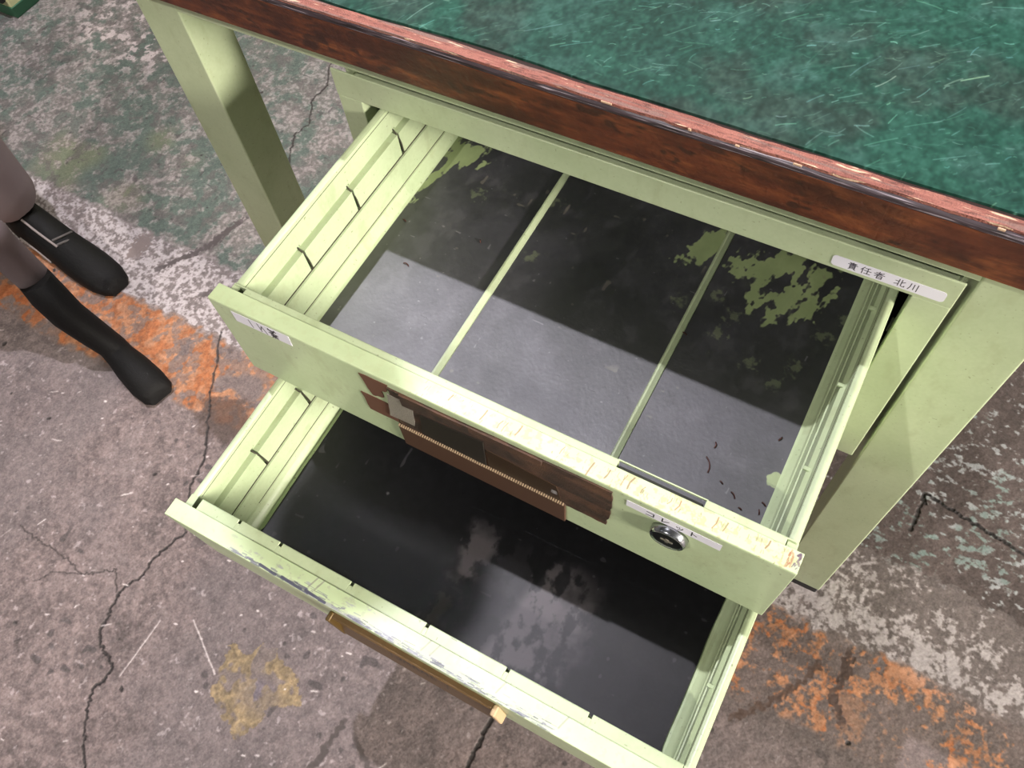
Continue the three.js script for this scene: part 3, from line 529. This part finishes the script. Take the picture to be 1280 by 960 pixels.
/* upper drawer */
const D1 = { ft: 0.6429, fb: 0.533, fl: -0.2392, fr: 0.2396, zf: 0.2282, zr: 0.2130, zi: 0.2066, yr: 0.6385, wl: -0.2302, wr: 0.2347, yb: 0.5392, rot: [0.0101, 0.0032, -0.0189], zback: -0.24 };
const { d: drawer1, put: put1 } = makeDrawer(1, D1);
{
  // bottom: green sheet under worn black coating
  const x0 = -0.2095, x1 = 0.2140, z0 = -0.24, z1 = 0.2066;
  const patches = [[0.160, -0.042, 0.028, 0.024], [0.135, -0.066, 0.032, 0.022], [0.158, -0.078, 0.03, 0.014], [0.075, -0.07, 0.012, 0.024], [-0.188, -0.072, 0.022, 0.016], [-0.2075, -0.02, 0.006, 0.05], [0.211, 0.124, 0.006, 0.006]];
  const spots = [[0.076, -0.001], [0.214, -0.046], [0.203, -0.019], [0.156, 0.033], [0.178, 0.042], [-0.079, -0.051], [-0.067, 0.015], [0.103, -0.018], [0.118, 0.015], [0.123, -0.006], [0.19, 0.02], [-0.15, -0.03]];
  const t = dataTex(1024, 1080, (u, v) => {
    const x = lerp(x0, x1, u), z = lerp(z0, z1, v);
    const a = fbm(x * 16, z * 16, 4), b = fbm(x * 60 + 8, z * 40, 4), c0 = fbm(x * 200, z * 200, 2), st = fbm(x * 100 + z * 24 + 4, z * 34 - x * 8, 4);
    let c = mix3([32, 32, 38], [50, 49, 57], sstep(0.35, 0.65, a)); c = [c[0] + (c0 - 0.5) * 12, c[1] + (c0 - 0.5) * 12, c[2] + (c0 - 0.5) * 12];
    c = mix3(c, [86, 83, 90], sstep(0.52, 0.74, b) * 0.4);
    c = mix3(c, [150, 146, 150], sstep(0.955, 0.98, vnoise(x * 210, z * 210)) * 0.5);
    let g = 0; for (const [px, pz, rx, rz] of patches) { const q = Math.hypot((x - px + (z - pz) * 0.25) / rx, (z - pz) / rz) + (st - 0.5) * 2.4 + (b - 0.5) * 1.2 + (c0 - 0.5) * 0.9; g = Math.max(g, sstep(1.10, 0.80, q)); }
    for (const [px, pz] of spots) { const q = Math.hypot((x - px) / 0.008, (z - pz) / 0.008) + (fbm(x * 240, z * 240, 3) - 0.5) * 2.6 + (c0 - 0.5) * 1.2; g = Math.max(g, sstep(1.0, 0.2, q) * 0.45); }
    c = mix3(c, [150 + (b - 0.5) * 34, 166 + (b - 0.5) * 34, 114 + (b - 0.5) * 28], g * 0.9);
    c = mix3(c, [128, 120, 106], sstep(0.92, 0.96, vnoise(x * 110 + 40, z * 110)) * sstep(0.5, 0.6, vnoise(x * 20, z * 20 + 9)) * 0.5);
    return c;
  });
  const rg = dataTex(512, 512, (u, v) => { const n = 132 + (fbm(u * 9, v * 9, 4) - 0.5) * 50; return [n, n, n]; }, false);
  const g = box(x0, x1, 0.5380, 0.5392, z0, z1, 0); fitUV(g, 0, 2, x0, x1, z0, z1);
  put1('bottom', g, phys({ map: t, ior: 2.0, roughness: 1.0, roughnessMap: rg, bumpMap: rep(bumpFine, 0.4), bumpScale: 0.0001 }), 'black worn drawer bottom with green showing through');
  for (const x of [-0.0835, 0.0888]) put1('divider', alongZ([[x - 0.0034, 0.5390], [x + 0.0034, 0.5390], [x + 0.0031, 0.5406], [x - 0.0006, 0.5434], [x - 0.0022, 0.5434], [x - 0.0034, 0.5412]], z0 + 0.001, z1), GREEN, 'low green ridge dividing the drawer bottom');
  // stickers on the front
  const F = D1.zf;
  const lt = labelTex(512, 110, (q) => { write(q, 'ma', 140, 10, 50, 90, 8); write(q, 'mb', 215, 10, 80, 90, 9); write(q, 'mc', 310, 8, 90, 94, 11); });
  const l1 = slabXY([[-0.2176, 0.6230], [-0.1612, 0.6252], [-0.1600, 0.6398], [-0.2175, 0.6372]], F + 0.0001, F + 0.0004); fitUV(l1, 0, 1, -0.2176, -0.160, 0.6230, 0.6390);
  put1('label_sticker', l1, std({ map: lt, roughness: 0.5 }), 'white sticker at the left end of the front');
  const rt = labelTex(1024, 150, (q) => { [['ko', 205], ['re', 360], ['tsu', 520], ['to', 670]].forEach(([k, x]) => write(q, k, x, 22, 120, 106, 15)); });
  const l2 = slabXY([[0.1236, 0.6250], [0.1919, 0.6226], [0.1919, 0.6335], [0.1236, 0.6348]], F + 0.0001, F + 0.0004); fitUV(l2, 0, 1, 0.1236, 0.1919, 0.6236, 0.6344);
  put1('label_sticker', l2, std({ map: rt, roughness: 0.5 }), 'white sticker reading collet in Japanese, above the lock');
  // cylinder lock
  const L = [0.1575, 0.6105], lk = [];
  const c1 = lathe([[0, 0.0], [0.0138, 0.0], [0.0139, 0.002], [0.0132, 0.0052], [0.0122, 0.0064], [0.0114, 0.0064], [0.0108, 0.0054], [0, 0.0054]], 48); c1.rotateX(Math.PI / 2); c1.translate(L[0], L[1], F); lk.push(c1);
  put1('lock', lk, CHROME, 'round chrome cylinder lock');
  put1('slot_shade_box', box(0.1085, 0.1705, 0.598, 0.636, D1.zi + 0.0016, F - 0.0022, 0.001), std({ color: 0x23251a, roughness: 0.7 }), 'dark box added for the shade inside the slot');  // dark filler stands for the shade inside the slot
  const c2 = lathe([[0, 0.0060], [0.0103, 0.0060], [0.0107, 0.0054], [0.0107, 0.0040]], 40); c2.rotateX(Math.PI / 2); c2.translate(L[0], L[1], F); put1('lock_core', c2, std({ color: 0x2a2a2c, roughness: 0.3, metalness: 0.8 }));
  const kg = [box(L[0] - 0.0045, L[0] + 0.0045, L[1] - 0.0011, L[1] + 0.0011, F + 0.0059, F + 0.0066, 0.0002), box(L[0] - 0.0012, L[0] + 0.0012, L[1] - 0.0032, L[1] + 0.0032, F + 0.0059, F + 0.0065, 0.0002)];
  put1('keyhole', kg, std({ color: 0xb8b2a4, roughness: 0.35, metalness: 0.9 }));
  put1('scratch_mark', [tube([[0.1585, 0.5945, F + 0.0002], [0.1600, 0.5920, F + 0.0003], [0.1592, 0.5888, F + 0.0002]], 0.0007, 8, 5)], RUSTPAINT);
  // remains of the torn off handle
  const brown = dataTex(768, 384, (u, v) => {
    const x = u * 0.22, y = v * 0.1, a = fbm(x * 40, y * 60, 4), b = fbm(x * 40, y * 120, 4), c0 = fbm(x * 160, y * 160, 2);
    let c = mix3([50, 34, 26], [78, 52, 38], sstep(0.3, 0.7, a)); c = mix3(c, [112, 76, 46], sstep(0.54, 0.72, b) * 0.22);
    c = mix3(c, [28, 24, 22], sstep(0.62, 0.74, fbm(x * 30 + 9, y * 40, 3)) * 0.5); return [c[0] + (c0 - 0.5) * 22, c[1] + (c0 - 0.5) * 18, c[2] + (c0 - 0.5) * 16];
  });
  const bt = brown.clone(); bt.repeat.set(1 / 0.22, 1 / 0.1); bt.needsUpdate = true;
  const BROWN = std({ map: bt, roughness: 0.7, bumpMap: rep(bumpFine, 0.05), bumpScale: 0.0004 }), REDBROWN = std({ color: 0x5d3a2c, roughness: 0.7 });
  const jag = (P, n = 4, amp = 0.0016) => { const o = []; P.forEach((p, i) => { const q = P[(i + 1) % P.length]; for (let s = 0; s < n; s++) o.push([lerp(p[0], q[0], s / n) + (s ? (rnd() - 0.5) * amp : 0), lerp(p[1], q[1], s / n) + (s ? (rnd() - 0.5) * amp : 0)]); }); return o; };
  put1('handle_residue', slabXY(jag([[-0.0965, 0.6345], [-0.0700, 0.6360], [-0.0725, 0.625], [-0.0790, 0.619], [-0.0790, 0.610], [-0.0905, 0.6040]]), F, F + 0.0006), REDBROWN, 'torn reddish brown glue patch');
  put1('handle_residue', slabXY(jag([[-0.1035, 0.5996], [-0.0735, 0.5998], [-0.0725, 0.5715], [-0.1010, 0.5716]]), F, F + 0.0007), REDBROWN, 'reddish brown glue patch');
  put1('handle_backing', slabXY(jag([[-0.0705, 0.6330], [0.1130, 0.6365], [0.1132, 0.598], [0.1110, 0.5690], [0.0786, 0.5692], [-0.0710, 0.5700]], 8, 0.0014), F, F + 0.0012), BROWN, 'brown backing left by the torn off handle');
  put1('handle_backing', slabXY(jag([[-0.060, 0.6330], [0.060, 0.6362], [0.058, 0.6262], [0.012, 0.6250], [-0.060, 0.6160]], 6, 0.001), F + 0.0012, F + 0.0026), BROWN);
  put1('dark_insert', slabXY([[-0.0450, 0.6125], [0.0105, 0.6185], [0.0090, 0.5745], [-0.0490, 0.5770]], F + 0.0012, F + 0.0024), std({ color: 0x2b2723, roughness: 0.35 }), 'dark plastic card in the old handle recess');
  put1('dark_insert', slabXY([[0.0120, 0.6060], [0.0700, 0.6000], [0.0740, 0.5745], [0.0110, 0.5745]], F + 0.0012, F + 0.0018), std({ color: 0x37291e, roughness: 0.32 }));
  put1('handle_strip', box(-0.0735, 0.0772, 0.5345, 0.5712, F, F + 0.0026, 0.0008), std({ color: 0x4a3226, roughness: 0.55 }), 'flat brown lower strip of the old handle');
  const teeth = []; for (let i = 0; i < 74; i++) { const x = -0.0725 + i * 0.00202; teeth.push(box(x, x + 0.0012, 0.5706, 0.5724, F + 0.0012, F + 0.0034, 0.0002)); }
  put1('serrated_edge', teeth, std({ color: 0xa08a70, roughness: 0.6 }), 'pale serrated edge along the strip');
  put1('tape', slabXY(jag([[-0.0725, 0.6235], [-0.0495, 0.6235], [-0.0555, 0.5835], [-0.0790, 0.5815]], 4, 0.001), F + 0.0013, F + 0.0018), std({ color: 0x9c958c, roughness: 0.4, metalness: 0.4, bumpMap: rep(bumpFine, 0.06), bumpScale: 0.0012 }), 'crinkled silver tape');
  put1('tape', slabXY(jag([[0.0660, 0.5905], [0.0705, 0.5905], [0.0705, 0.5835], [0.0655, 0.5835]], 2, 0.0006), F + 0.0013, F + 0.0018), std({ color: 0xb8b2b2, roughness: 0.6 }));
}

/* lower drawer */
const D2 = { ft: 0.5265, fb: 0.4165, fl: -0.2392, fr: 0.2396, zf: 0.3731, zr: 0.3570, zi: 0.3470, yr: 0.5226, wl: -0.2302, wr: 0.2347, yb: 0.4275, rot: [0.0325, 0.0049, 0.0195], zback: -0.12, notches: [-0.174, -0.130, -0.057, 0.0149, 0.0865, 0.1552] };
const { d: drawer2, put: put2 } = makeDrawer(2, D2);
{
  put2('bottom', box(-0.2095, 0.2140, 0.4262, 0.4275, -0.12, 0.347, 0), GREENB);
  const F = D2.zf, HB = std({ color: 0x57431f, roughness: 0.38, metalness: 0.35 });
  // label pull: back plate, lipped front with lettering, end cap
  const x0 = -0.0640, x1 = 0.0860;
  const prof = [[0, 0.507], [0.0040, 0.507], [0.0052, 0.5062], [0.0052, 0.5046], [0.0026, 0.5038], [0.0024, 0.490], [0.0080, 0.464], [0.0080, 0.458], [0, 0.458]];
  const sh = new THREE.Shape(prof.map(([z, y]) => new THREE.Vector2(-z, y))); const hg = new THREE.ExtrudeGeometry(sh, { depth: x1 - x0, bevelEnabled: false }); hg.rotateY(Math.PI / 2); hg.translate(x0, 0, F);
  const ht = canvasTex(1024, 256, (g, w, h) => {
    g.fillStyle = rgb([92, 70, 42]); g.fillRect(0, 0, w, h);
    for (let i = 0; i < 900; i++) { g.globalAlpha = 0.12; g.strokeStyle = rnd() < 0.5 ? rgb([70, 52, 30]) : rgb([150, 122, 78]); g.lineWidth = 1.5; const x = rnd() * w, y = rnd() * h; g.beginPath(); g.moveTo(x, y); g.lineTo(x + 20 + rnd() * 60, y); g.stroke(); }
    g.globalAlpha = 1; g.fillStyle = rgb([44, 32, 20]); g.font = 'bold 92px sans-serif'; g.fillText('SAKAE', 372, 168); g.fillRect(340, 96, 9, 84); g.fillRect(712, 96, 9, 84);
  });
  fitUV(hg, 0, 1, x0, x1, 0.458, 0.507);
  put2('handle', toCreasedNormals(hg, 0.4), std({ map: ht, roughness: 0.38, metalness: 0.25 }), 'long brown label pull with raised lettering');
  put2('handle_cap', box(x1, x1 + 0.0045, 0.457, 0.5075, F, F + 0.0088, 0.0015), std({ color: 0xb49a78, roughness: 0.6 }));
  put2('handle_cap', box(x0 - 0.0045, x0, 0.457, 0.5075, F, F + 0.0088, 0.0015), HB);
}
// loose rubber liner in the lower drawer
{
  const x0 = -0.2068, x1 = 0.2115, z0 = -0.11, z1 = 0.3445, yb = D2.yb;
  const t = dataTex(1024, 1100, (u, v) => {
    const x = lerp(x0, x1, u), z = lerp(z0, z1, v);
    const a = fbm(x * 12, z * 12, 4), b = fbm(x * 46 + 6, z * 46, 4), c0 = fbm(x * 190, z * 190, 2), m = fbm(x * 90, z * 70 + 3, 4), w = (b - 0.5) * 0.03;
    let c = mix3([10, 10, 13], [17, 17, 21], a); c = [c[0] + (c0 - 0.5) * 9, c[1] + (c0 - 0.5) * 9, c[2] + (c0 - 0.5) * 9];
    const litMottle = sstep(-0.03, -0.012, x + w) * sstep(0.125, 0.085, x + w * 1.6) * sstep(0.222, 0.252, z + w * 0.6);  // scuffs cut off along the shadow edge, so the lit area is painted in
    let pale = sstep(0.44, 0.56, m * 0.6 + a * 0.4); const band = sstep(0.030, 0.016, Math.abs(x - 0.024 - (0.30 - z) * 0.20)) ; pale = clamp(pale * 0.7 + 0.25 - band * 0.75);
    c = mix3(c, [112, 105, 108], litMottle * pale * 0.8);
    for (const [px, pz, rx, rz] of [[0.150, 0.311, 0.0045, 0.015], [0.152, 0.275, 0.0035, 0.004], [0.154, 0.268, 0.002, 0.002]]) { const q = Math.hypot((x - px - (z - pz) * -0.2) / rx, (z - pz) / rz) + (b - 0.5) * 1.4; c = mix3(c, [18, 18, 20], sstep(1.1, 0.9, q)); }
    for (const [px, pz, r, k] of [[-0.009, 0.340, 0.016, 0.5], [-0.113, 0.25, 0.003, 1.6], [-0.211, 0.21, 0.003, 1.6]]) { const q = Math.hypot(x - px, z - pz) / r + (m - 0.5) * 2.4; c = mix3(c, [120, 118, 120], sstep(1, 0.3, q) * 0.4 * k); }
    c = mix3(c, [92, 90, 94], sstep(0.93, 0.96, vnoise(x * 120, z * 120)) * 0.4);
    return c;
  });
  const P = []; // outline slightly wavy
  for (let i = 0; i <= 40; i++) P.push([lerp(x0, x1, i / 40), z1 - (fbm(i * 0.4, 2, 2)) * 0.003]);
  for (let i = 1; i <= 40; i++) P.push([x1 - fbm(i * 0.3, 7, 2) * 0.003, lerp(z1, z0, i / 40)]);
  P.push([x0, z0]); for (let i = 1; i < 40; i++) P.push([x0 + fbm(i * 0.3, 17, 2) * 0.004, lerp(z0, z1, i / 40)]);
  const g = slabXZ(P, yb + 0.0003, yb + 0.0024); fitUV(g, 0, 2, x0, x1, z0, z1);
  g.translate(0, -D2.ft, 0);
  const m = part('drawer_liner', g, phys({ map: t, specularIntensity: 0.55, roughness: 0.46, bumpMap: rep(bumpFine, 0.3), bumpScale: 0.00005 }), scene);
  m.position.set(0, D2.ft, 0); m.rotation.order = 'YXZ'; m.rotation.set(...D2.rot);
  m.userData = { label: 'black rubber sheet with grey scuffs painted only in its lit part, lying in the lower drawer', category: 'liner' };
}
// swarf in the upper drawer
{
  const list = [], put = (x, z, l, a, bend) => { const p = []; for (let i = 0; i <= 4; i++) { const t = i / 4 - 0.5; p.push([x + Math.cos(a) * t * l + Math.sin(a) * bend * (0.25 - t * t) * 4, 0.5402 + 0.0008 * Math.sin(i), z + Math.sin(a) * t * l - Math.cos(a) * bend * (0.25 - t * t) * 4]); } list.push(tube(p, 0.0006, 8, 5)); };
  for (const [x, z, l, a, b] of [[0.158, 0.137, 0.014, 1.1, 0.002], [0.221, 0.115, 0.012, 1.9, 0.002], [0.157, 0.118, 0.005, 1.4, 0.001], [0.186, 0.152, 0.006, 0.7, 0.0006], [0.210, 0.148, 0.004, 0.4, 0], [0.209, 0.156, 0.004, 1.2, 0], [0.174, 0.146, 0.003, 0.4, 0], [0.202, 0.089, 0.004, 2, 0], [0.195, 0.160, 0.003, 0.2, 0], [-0.17, 0.075, 0.006, 0.1, 0.001], [0.191, 0.166, 0.003, 1, 0], [-0.20, 0.03, 0.004, 0.2, 0], [0.093, 0.03, 0.005, 0.1, 0], [-0.12, 0.02, 0.003, 1, 0]]) put(x, z, l, a, b);
  const g = join(list); g.translate(0, -D1.ft, 0);
  const m = part('metal_shavings', g, std({ color: 0x4a2a26, roughness: 0.5, metalness: 0.4 }), scene);
  m.position.set(0, D1.ft, 0); m.rotation.order = 'YXZ'; m.rotation.set(...D1.rot);
  m.userData = { label: 'fine dark metal shavings strewn over the upper drawer bottom', category: 'shavings', kind: 'stuff' };
}

/* ------------------------------------------------------------------ steel cabinet at the far left */
{
  const g = thing('machine_cabinet', 'cream and green steel cabinet corner standing on the walkway at upper left', 'cabinet', [-1.70, 0, -0.45]);
  part('body', box(-0.55, 0, 0.018, 1.0, -0.8, 0, 0.004), std({ color: 0xd9d7a4, roughness: 0.4 }), g);
  part('plinth', box(-0.56, 0.003, 0, 0.026, -0.82, 0.003, 0.002), std({ color: 0x2f5c42, roughness: 0.5 }), g, 'dark green plinth');
  part('shade_panel', box(-0.54, -0.004, 0.04, 0.98, 0.0, 0.012, 0.003), std({ color: 0x1e211c, roughness: 0.6 }), g, 'dark panel added for the shade on the front face');  // dark sheet over the front stands for its shade
  part('panel_handle', tube([[-0.06, 0.5, 0.012], [-0.06, 0.5, 0.035], [-0.06, 0.62, 0.035], [-0.06, 0.62, 0.012]], 0.006), CHROME, g);
}

/* ------------------------------------------------------------------ person walking along the aisle (only feet in view) */
function surface(bones, lo, hi, cell, k = 0.02) {
  const ext = Math.max(hi[0] - lo[0], hi[1] - lo[1], hi[2] - lo[2]), N = Math.ceil(ext / cell) + 4, half = ext / 2 + 2 * cell, c = lo.map((v, i) => (v + hi[i]) / 2);
  const mc = new MarchingCubes(N, undefined, false, false, 400000), f = mc.field;
  for (let z = 0; z < N; z++) for (let y = 0; y < N; y++) for (let x = 0; x < N; x++) {
    const P = [c[0] + (x - N / 2) / (N / 2) * half, c[1] + (y - N / 2) / (N / 2) * half, c[2] + (z - N / 2) / (N / 2) * half];
    let d = 9;
    for (const [a, b, ra, rb] of bones) {
      const dx = b[0] - a[0], dy = b[1] - a[1], dz = b[2] - a[2], t = clamp(((P[0] - a[0]) * dx + (P[1] - a[1]) * dy + (P[2] - a[2]) * dz) / (dx * dx + dy * dy + dz * dz + 1e-9));
      const e = Math.hypot(P[0] - a[0] - dx * t, P[1] - a[1] - dy * t, P[2] - a[2] - dz * t) - lerp(ra, rb, t);
      const h = clamp(0.5 + 0.5 * (d - e) / k); d = lerp(d, e, h) - k * h * (1 - h);
    }
    f[x + y * N + z * N * N] = -d;
  }
  mc.isolation = 0; mc.update();
  const n = mc.count, g = new THREE.BufferGeometry(), p = new Float32Array(n * 3);
  for (let i = 0; i < n; i++) for (let e = 0; e < 3; e++) p[i * 3 + e] = mc.positionArray[i * 3 + e] * half + c[e];
  g.setAttribute('position', new THREE.BufferAttribute(p, 3)); g.setAttribute('normal', new THREE.BufferAttribute(mc.normalArray.slice(0, n * 3), 3)); g.setAttribute('uv', new THREE.BufferAttribute(new Float32Array(n * 2), 2));
  return g;
}
{
  const O = [-1.14, 0, 0.05];
  const g = thing('person', 'person walking past at left in mauve-grey trousers and black work shoes', 'person', O);
  const hipL = [-1.27, 0.90, -0.02], hipR = [-1.27, 0.90, 0.14], knL = [-1.20, 0.49, 0.0], knR = [-1.16, 0.50, 0.11], anL = [-1.180, 0.10, 0.006], anR = [-0.920, 0.17, 0.138];
  const chest = [-1.300, 1.28, 0.06], neck = [-1.290, 1.46, 0.06], shL = [-1.310, 1.38, -0.12], shR = [-1.290, 1.38, 0.24];
  const elL = [-1.40, 1.10, -0.17], elR = [-1.38, 1.10, 0.29], wrL = [-1.45, 0.87, -0.15], wrR = [-1.42, 0.88, 0.28];
  const SKIN = std({ color: 0xc79a80, roughness: 0.55 }), CLOTH = std({ color: 0x8e8082, roughness: 0.95, bumpMap: rep(bumpFine, 0.3), bumpScale: 0.001 }), JACKET = std({ color: 0x5d6672, roughness: 0.9 });
  const sm = (q) => shift(q, O);
  const body = [[[-1.290, 0.95, 0.06], chest, 0.11, 0.12], [chest, neck, 0.10, 0.05], [neck, [-1.270, 1.55, 0.06], 0.052, 0.05], [shL, shR, 0.05, 0.05], [hipL, knL, 0.07, 0.05], [hipR, knR, 0.07, 0.05], [knL, anL, 0.048, 0.034], [knR, [-1.035, 0.385, 0.145], 0.048, 0.024], [[-1.035, 0.385, 0.145], [-0.925, 0.27, 0.142], 0.024, 0.022], [[-0.925, 0.27, 0.142], anR, 0.022, 0.020], [shL, elL, 0.046, 0.038], [shR, elR, 0.046, 0.038], [elL, wrL, 0.037, 0.026], [elR, wrR, 0.037, 0.026], [[-1.270, 1.60, 0.06], [-1.260, 1.65, 0.06], 0.075, 0.085], [[-1.235, 1.56, 0.06], [-1.210, 1.57, 0.06], 0.045, 0.03], [[-1.180, 1.60, 0.06], [-1.170, 1.585, 0.06], 0.010, 0.014]];
  for (const [w, s, e] of [[wrL, -1, elL], [wrR, 1, elR]]) {                       // palm, fingers, thumb
    const dn = [0.18, -0.98, 0], at = (l, z, x = 0) => [w[0] + dn[0] * l + x, w[1] + dn[1] * l, w[2] + z];
    body.push([w, at(0.08, 0, 0.004), 0.026, 0.030]);
    [[-0.026, 0.070], [-0.009, 0.080], [0.009, 0.074], [0.025, 0.058]].forEach(([o, l]) => { body.push([at(0.085, 0, o), at(0.085 + l * 0.5, -s * 0.008, o + 0.002), 0.010, 0.0095], [at(0.085 + l * 0.5, -s * 0.008, o + 0.002), at(0.085 + l, -s * 0.026, o + 0.004), 0.0095, 0.008]); });
    body.push([at(0.03, -s * 0.01, 0.024), at(0.07, -s * 0.03, 0.044), 0.011, 0.010], [at(0.07, -s * 0.03, 0.044), at(0.098, -s * 0.036, 0.046), 0.010, 0.008]);
  }
  part('body', sm(surface(body, [-1.56, 0.05, -0.34], [-0.86, 1.80, 0.42], 0.013, 0.016)), SKIN, g);
  part('trousers', sm(surface([[[-1.290, 1.0, 0.06], [-1.290, 0.90, 0.06], 0.135, 0.145], [hipL, knL, 0.105, 0.080], [hipR, knR, 0.100, 0.068], [knL, [-1.176, 0.115, 0.008], 0.070, 0.056], [knR, [-1.035, 0.385, 0.145], 0.058, 0.042]], [-1.48, 0.04, -0.20], [-0.78, 1.16, 0.32], 0.011, 0.03)), CLOTH, g, 'mauve-grey work trousers');
  part('sock', sm(surface([[[-1.045, 0.395, 0.146], [-0.925, 0.27, 0.142], 0.030, 0.027], [[-0.925, 0.27, 0.142], [-0.920, 0.165, 0.138], 0.027, 0.026]], [-1.10, 0.12, 0.09], [-0.86, 0.46, 0.20], 0.006, 0.01)), std({ color: 0x685c5e, roughness: 0.95 }), g, 'grey sock');
  part('jacket', sm(surface([[[-1.290, 0.98, 0.06], chest, 0.135, 0.145], [chest, [-1.290, 1.40, 0.06], 0.13, 0.075], [shL, shR, 0.068, 0.068], [shL, elL, 0.062, 0.052], [shR, elR, 0.062, 0.052], [elL, [-1.443, 0.91, -0.155], 0.052, 0.040], [elR, [-1.413, 0.92, 0.282], 0.052, 0.040]], [-1.56, 0.82, -0.30], [-1.06, 1.54, 0.42], 0.013, 0.03)), JACKET, g);
  part('hair', sm(surface([[[-1.280, 1.655, 0.06], [-1.265, 1.685, 0.06], 0.088, 0.082], [[-1.315, 1.60, 0.06], [-1.310, 1.64, 0.06], 0.062, 0.07]], [-1.420, 1.5, -0.06], [-0.98, 1.8, 0.18], 0.010, 0.03)), std({ color: 0x1c1815, roughness: 0.7 }), g);
  const SHOE = phys({ color: 0x060505, specularIntensity: 0.45, roughness: 0.7, bumpMap: rep(bumpFine, 0.5), bumpScale: 0.0003 });
  // ring around a spine point: side vector, up vector, half width, height
  const ring = (p, side, up, w, h) => { const o = []; for (const [a, b] of [[-0.82, 0], [-1, 0.18], [-0.98, 0.45], [-0.78, 0.76], [-0.36, 0.95], [0, 1], [0.36, 0.95], [0.78, 0.76], [0.98, 0.45], [1, 0.18], [0.82, 0], [0, 0]]) o.push([p[0] + side[0] * a * w + up[0] * b * h - O[0], p[1] + side[1] * a * w + up[1] * b * h - O[1], p[2] + side[2] * a * w + up[2] * b * h - O[2]]); return o; };
  // planted shoe: heel to toe
  { const a = [-1.215, 0.001, 0.000], b = [-0.925, 0.001, 0.038], L = Math.hypot(b[0] - a[0], b[2] - a[2]), f = [(b[0] - a[0]) / L, 0, (b[2] - a[2]) / L], s = [-f[2], 0, f[0]], U = [0, 1, 0];
    const S = [[0, 0.020, 0.05], [0.012, 0.030, 0.075], [0.05, 0.034, 0.088], [0.10, 0.033, 0.078], [0.14, 0.034, 0.062], [0.18, 0.036, 0.051], [0.22, 0.0365, 0.044], [0.255, 0.034, 0.037], [0.278, 0.027, 0.030], [0.290, 0.018, 0.020]];
    const sh = part('shoe', loft(S.map(([t, w, h]) => ring([a[0] + f[0] * t, a[1], a[2] + f[2] * t], s, U, w, h))), SHOE, g, 'black work shoe planted flat on the floor');
    const T = (t, q, y) => [a[0] + f[0] * t + s[0] * q - O[0], y, a[2] + f[2] * t + s[2] * q - O[2]];
    for (const q of [[T(0.150, -0.026, 0.046), T(0.158, -0.006, 0.0590), T(0.150, 0.010, 0.058)], [T(0.166, -0.022, 0.044), T(0.168, 0.0, 0.0555), T(0.160, 0.014, 0.054)]]) part('lace', tube(q, 0.0022, 12, 6), std({ color: 0x55504e, roughness: 0.8 }), sh);
    const PALE = std({ color: 0x8a807c, roughness: 0.8 });
    part('welt', tube([T(0.085, 0.015, 0.0785), T(0.12, 0.015, 0.067), T(0.165, 0.013, 0.0535)], 0.0022, 12, 6), PALE, sh);
    part('sole_edge', tube([T(0.06, 0.034, 0.030), T(0.10, 0.033, 0.020), T(0.14, 0.034, 0.014)], 0.0028, 12, 6), PALE, sh);
  }
  // pushing off shoe: toe flat, heel raised
  { const C = [[-0.706, 0.004, 0.176], [-0.716, 0.002, 0.1735], [-0.745, 0.001, 0.167], [-0.785, 0.001, 0.157], [-0.820, 0.004, 0.148], [-0.842, 0.022, 0.142], [-0.864, 0.055, 0.144], [-0.891, 0.095, 0.146], [-0.911, 0.135, 0.142], [-0.921, 0.165, 0.138]];
    const W = [0.020, 0.027, 0.030, 0.028, 0.024, 0.023, 0.025, 0.027, 0.028, 0.026], H = [0.020, 0.034, 0.044, 0.048, 0.046, 0.046, 0.052, 0.060, 0.064, 0.050];
    const rings = C.map((p, i) => { const q = C[Math.min(i + 1, C.length - 1)], r = C[Math.max(i - 1, 0)], t = new THREE.Vector3(r[0] - q[0], r[1] - q[1], r[2] - q[2]).normalize(), s = new THREE.Vector3(0.235, 0, -0.97).cross(new THREE.Vector3(0, 1, 0)); const side = new THREE.Vector3(-0.235, 0, 0.97); const up = side.clone().cross(t).normalize(); if (up.y < 0) up.negate(); return ring(p, side.toArray(), up.toArray(), W[i], H[i]); });
    part('shoe', loft(rings.reverse()), SHOE, g, 'black work shoe pushing off with the heel raised');
  }
}
/* drum added out of frame to cast the round shadow in the lower drawer */
{
  const [bx, by, bz] = [-0.455, 1.75, 0.090];
  const g = thing('added_shade_drum', 'unseen round grey drum added to cast the soft shadow in the lower drawer', 'shadow caster', [bx, by, bz]);
  const dr = strip(new THREE.CylinderGeometry(0.056, 0.056, 0.09, 40));
  part('drum', dr, std({ color: 0x55585a, roughness: 0.5, metalness: 0.4 }), g);
  part('hook', tube([[0, 0.055, 0], [0, 0.09, 0], [0.012, 0.105, 0], [0, 0.12, 0]], 0.005), CHROME, g);
  part('cable', strip(new THREE.CylinderGeometry(0.002, 0.002, 5.2 - by - 0.118, 6)).translate(0, 0.118 + (5.2 - by - 0.118) / 2, 0), DARKSTEEL, g);
}
renderer.render(scene, camera);
